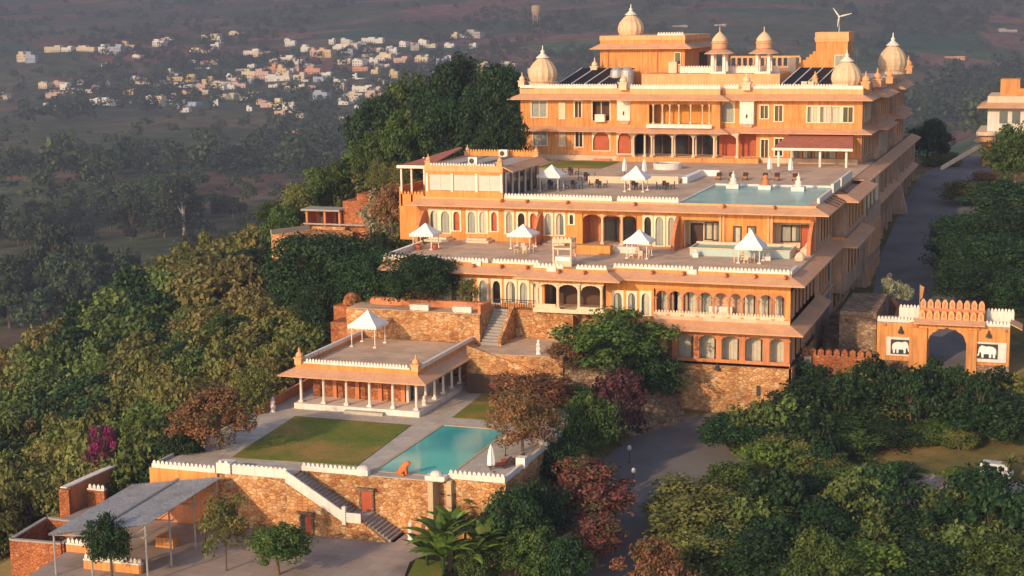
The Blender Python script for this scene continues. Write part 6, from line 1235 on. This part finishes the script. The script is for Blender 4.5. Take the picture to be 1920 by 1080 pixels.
for i,(x,y,s) in enumerate(vt[:290]):
    v=KIND['far'][i%3]; o=empty('valley_tree',(x,y,tz(x,y)-.5),'broad dark green tree on the valley floor','tree','trees on the valley floor',random.uniform(0,6.28)); o.scale=(s*.8,s*.8,s*random.uniform(.75,1.1))
    for nm,me in (('crown',v[0]),('trunk',v[1])): c=bpy.data.objects.new(nm,me); COL.objects.link(c); c.parent=o
gn_scatter('distant_woodland',[(x,y,s) for x,y,s in vt[290:]],thin('far',170,2.0),'scattered dark trees covering the far valley and hills','woodland')
p=hit(345,445,350); v=KIND['fartall'][0]; r=empty('tall_eucalyptus',tuple(p),'tall pale trunked tree standing out in the valley','tree'); s=125*np.linalg.norm(p-CAM)/FOC/23.; r.scale=(s,s,s)
for nm,me in (('crown',v[0]),('trunk',v[1])): c=bpy.data.objects.new(nm,me); COL.objects.link(c); c.parent=r
# ================================================================ distant town
HC={'c':mat('cream_house',(.72,.60,.42),.9,.1,.1),'w':mat('white_house',(.80,.76,.70),.9,.08,.1),'p':mat('pink_house',(.66,.44,.36),.9,.1,.1),'o':mat('orange_house',(.66,.33,.20),.9,.1,.1),'b':mat('bluish_house',(.42,.46,.55),.9,.1,.1),'g':mat('grey_house',(.46,.43,.40),.9,.1,.1),'y':mat('ochre_house',(.72,.52,.28),.9,.1,.1)}
HN={'c':'cream','w':'white','p':'pinkish','o':'orange','b':'pale blue','g':'grey','y':'ochre'}
H=[(42,118,22,24,'c'),(57,118,18,28,'b'),(98,98,28,12,'c'),(122,97,22,10,'w'),(160,98,36,12,'c'),(195,102,26,18,'w'),(215,104,24,22,'b'),(240,98,26,20,'y'),(203,126,26,8,'w'),(296,88,22,14,'w'),(316,76,14,8,'w'),(300,84,18,12,'p'),(392,76,34,12,'c'),(412,82,10,14,'w'),(440,66,22,8,'c'),(375,102,38,12,'c'),(402,92,16,12,'w'),(393,122,38,10,'p'),(370,131,14,5,'w'),(388,131,10,5,'w'),(470,104,28,12,'w'),(484,107,18,12,'c'),(425,108,8,6,'p'),
(80,166,20,12,'c'),(110,164,26,12,'p'),(103,184,34,14,'p'),(135,176,24,10,'w'),(88,199,16,7,'w'),(6,188,16,14,'c'),(152,160,14,10,'g'),(275,160,48,12,'c'),(300,166,26,10,'b'),(340,156,50,16,'y'),(345,165,32,6,'w'),(325,144,16,8,'w'),(200,198,36,14,'w'),(290,201,26,20,'c'),(340,200,60,8,'b'),(322,190,10,10,'w'),(240,178,20,10,'y'),(388,162,18,18,'y'),(412,162,40,10,'c'),(380,178,22,12,'c'),(424,187,30,12,'c'),(445,166,30,12,'p'),(430,152,12,14,'w'),(470,150,34,22,'c'),
(490,150,26,26,'p'),(506,140,22,22,'o'),(512,122,16,12,'c'),(535,120,26,16,'w'),(528,142,18,22,'y'),(555,124,24,12,'w'),(545,136,30,14,'p'),(577,128,28,8,'w'),(586,144,28,20,'o'),(560,150,20,14,'c'),(520,152,44,12,'w'),(610,145,20,10,'w'),(600,156,26,14,'b'),(572,98,18,14,'w'),(590,106,18,16,'p'),(608,108,26,18,'y'),(640,95,36,10,'w'),(655,94,30,14,'c'),(690,80,24,10,'w'),(678,88,16,10,'b'),(650,108,22,16,'b'),(645,122,24,12,'c'),(670,124,22,14,'w'),(675,134,28,10,'o'),(700,122,16,14,'w'),(722,112,24,14,'c'),(735,104,20,5,'w'),(750,118,26,12,'p'),(738,150,16,20,'y'),(702,140,14,14,'y'),(765,86,22,8,'p'),(792,85,16,12,'w'),(805,90,22,8,'c'),(842,90,18,10,'w'),(790,120,26,16,'c'),(805,112,18,10,'w'),(828,122,20,16,'b'),(845,116,14,12,'w'),(826,142,24,14,'g'),(880,135,50,22,'y'),(905,128,20,12,'c'),(955,128,22,12,'c'),(945,122,12,8,'y'),(886,72,30,16,'g'),
(680,172,34,12,'w'),(665,182,28,10,'c'),(700,186,34,16,'p'),(650,190,34,6,'w'),(600,190,26,24,'b'),(606,182,22,8,'w'),(545,168,30,6,'w'),(500,202,26,10,'p'),(524,205,24,24,'c'),(540,212,20,22,'w'),(490,196,22,10,'p'),(550,250,30,8,'p'),(710,214,20,14,'w'),(680,228,34,10,'p'),(650,226,26,8,'c'),(635,170,20,14,'p'),(790,165,10,6,'w'),(760,175,14,6,'g'),(670,150,28,4,'w'),(500,100,10,6,'w'),(730,92,10,6,'w'),(1890,62,30,8,'g'),(1790,112,34,6,'o'),(1350,50,20,5,'p'),(1275,52,26,5,'g'),(615,163,14,6,'w'),(640,155,16,6,'w'),(450,135,16,6,'g'),(470,128,14,8,'w'),(360,118,12,6,'w'),(255,110,16,8,'w')]
def where(px):
    return 'far left' if px<150 else 'left' if px<330 else 'centre left' if px<480 else 'centre' if px<620 else 'centre right' if px<760 else 'right'
for q_ in range(120):
    b0=random.choice(H[25:110]); H.append((b0[0]+random.gauss(0,34),b0[1]+random.gauss(0,11),random.uniform(8,22),random.uniform(6,13),random.choice('cwwcpgwcwp')))
for i,(px,py,w_,h_,c) in enumerate(H):
    p=hit(px,py,500)
    if p is None: continue
    k=np.linalg.norm(p-CAM)/FOC; W=w_*k*1.05; Hh=min(h_,20)*k*1.0; D=min(W*.8,14); x,y,z=p; rz=math.radians(random.uniform(-12,14)); 
    m=MB(); q=lambda a,b,zz,sx,sy,sz: m.cbox(x+a*math.cos(rz)-b*math.sin(rz),y+a*math.sin(rz)+b*math.cos(rz),z+zz,sx,sy,sz,rz)
    h1=Hh*random.uniform(.6,.78); q(0,D/2,(h1-3)/2,W,D,h1+3)
    q(0,.25,h1+.35,W,.5,.7); q(-W/2+.25,D/2,h1+.35,.5,D-1.02,.7); q(W/2-.25,D/2,h1+.35,.5,D-1.02,.7)
    ww=W*random.uniform(.3,.5); q(random.choice([-1,1])*(W-ww)*.42,D*.55,h1+(Hh-h1)/2,ww,D*.6,Hh-h1)
    m.cur=1; nw=max(1,int(W/3.2))
    for fl in range(max(1,int(h1/3.2))):
        for j in range(nw):
            if random.random()<.8: q(-W/2+W*(j+.5)/nw,-.03,1.6+fl*3.2,1.2,.1,1.5)
    dist=f'{HN[c]} flat-roofed house in the {where(px)} of the distant town' if py<235 and px<1000 else f'{HN[c]} low house alone on the far hills'
    o=m.build('town_house',[HC[c],DARKR],loc=(x,y,z)); tag(o,dist,'house','houses of the distant town')
# ================================================================ haze over the whole valley
hz=MB(); hz.box(-5600,4000,-480,8200,-140,2600); ho=hz.build('haze',[bpy.data.materials.new('valley_haze')],loc=(0,0,0)); tag(ho,'thin bluish evening haze hanging over the valley','haze',kind='stuff')
hm=ho.data.materials[0]; hm.use_nodes=True; N=hm.node_tree.nodes; N.remove(N['Principled BSDF']); pv=N.new('ShaderNodeVolumePrincipled'); pv.inputs['Color'].default_value=(.50,.56,.88,1); pv.inputs['Density'].default_value=.00021; pv.inputs['Anisotropy'].default_value=.0
hm.node_tree.links.new(pv.outputs[0],N['Material Output'].inputs['Volume'])
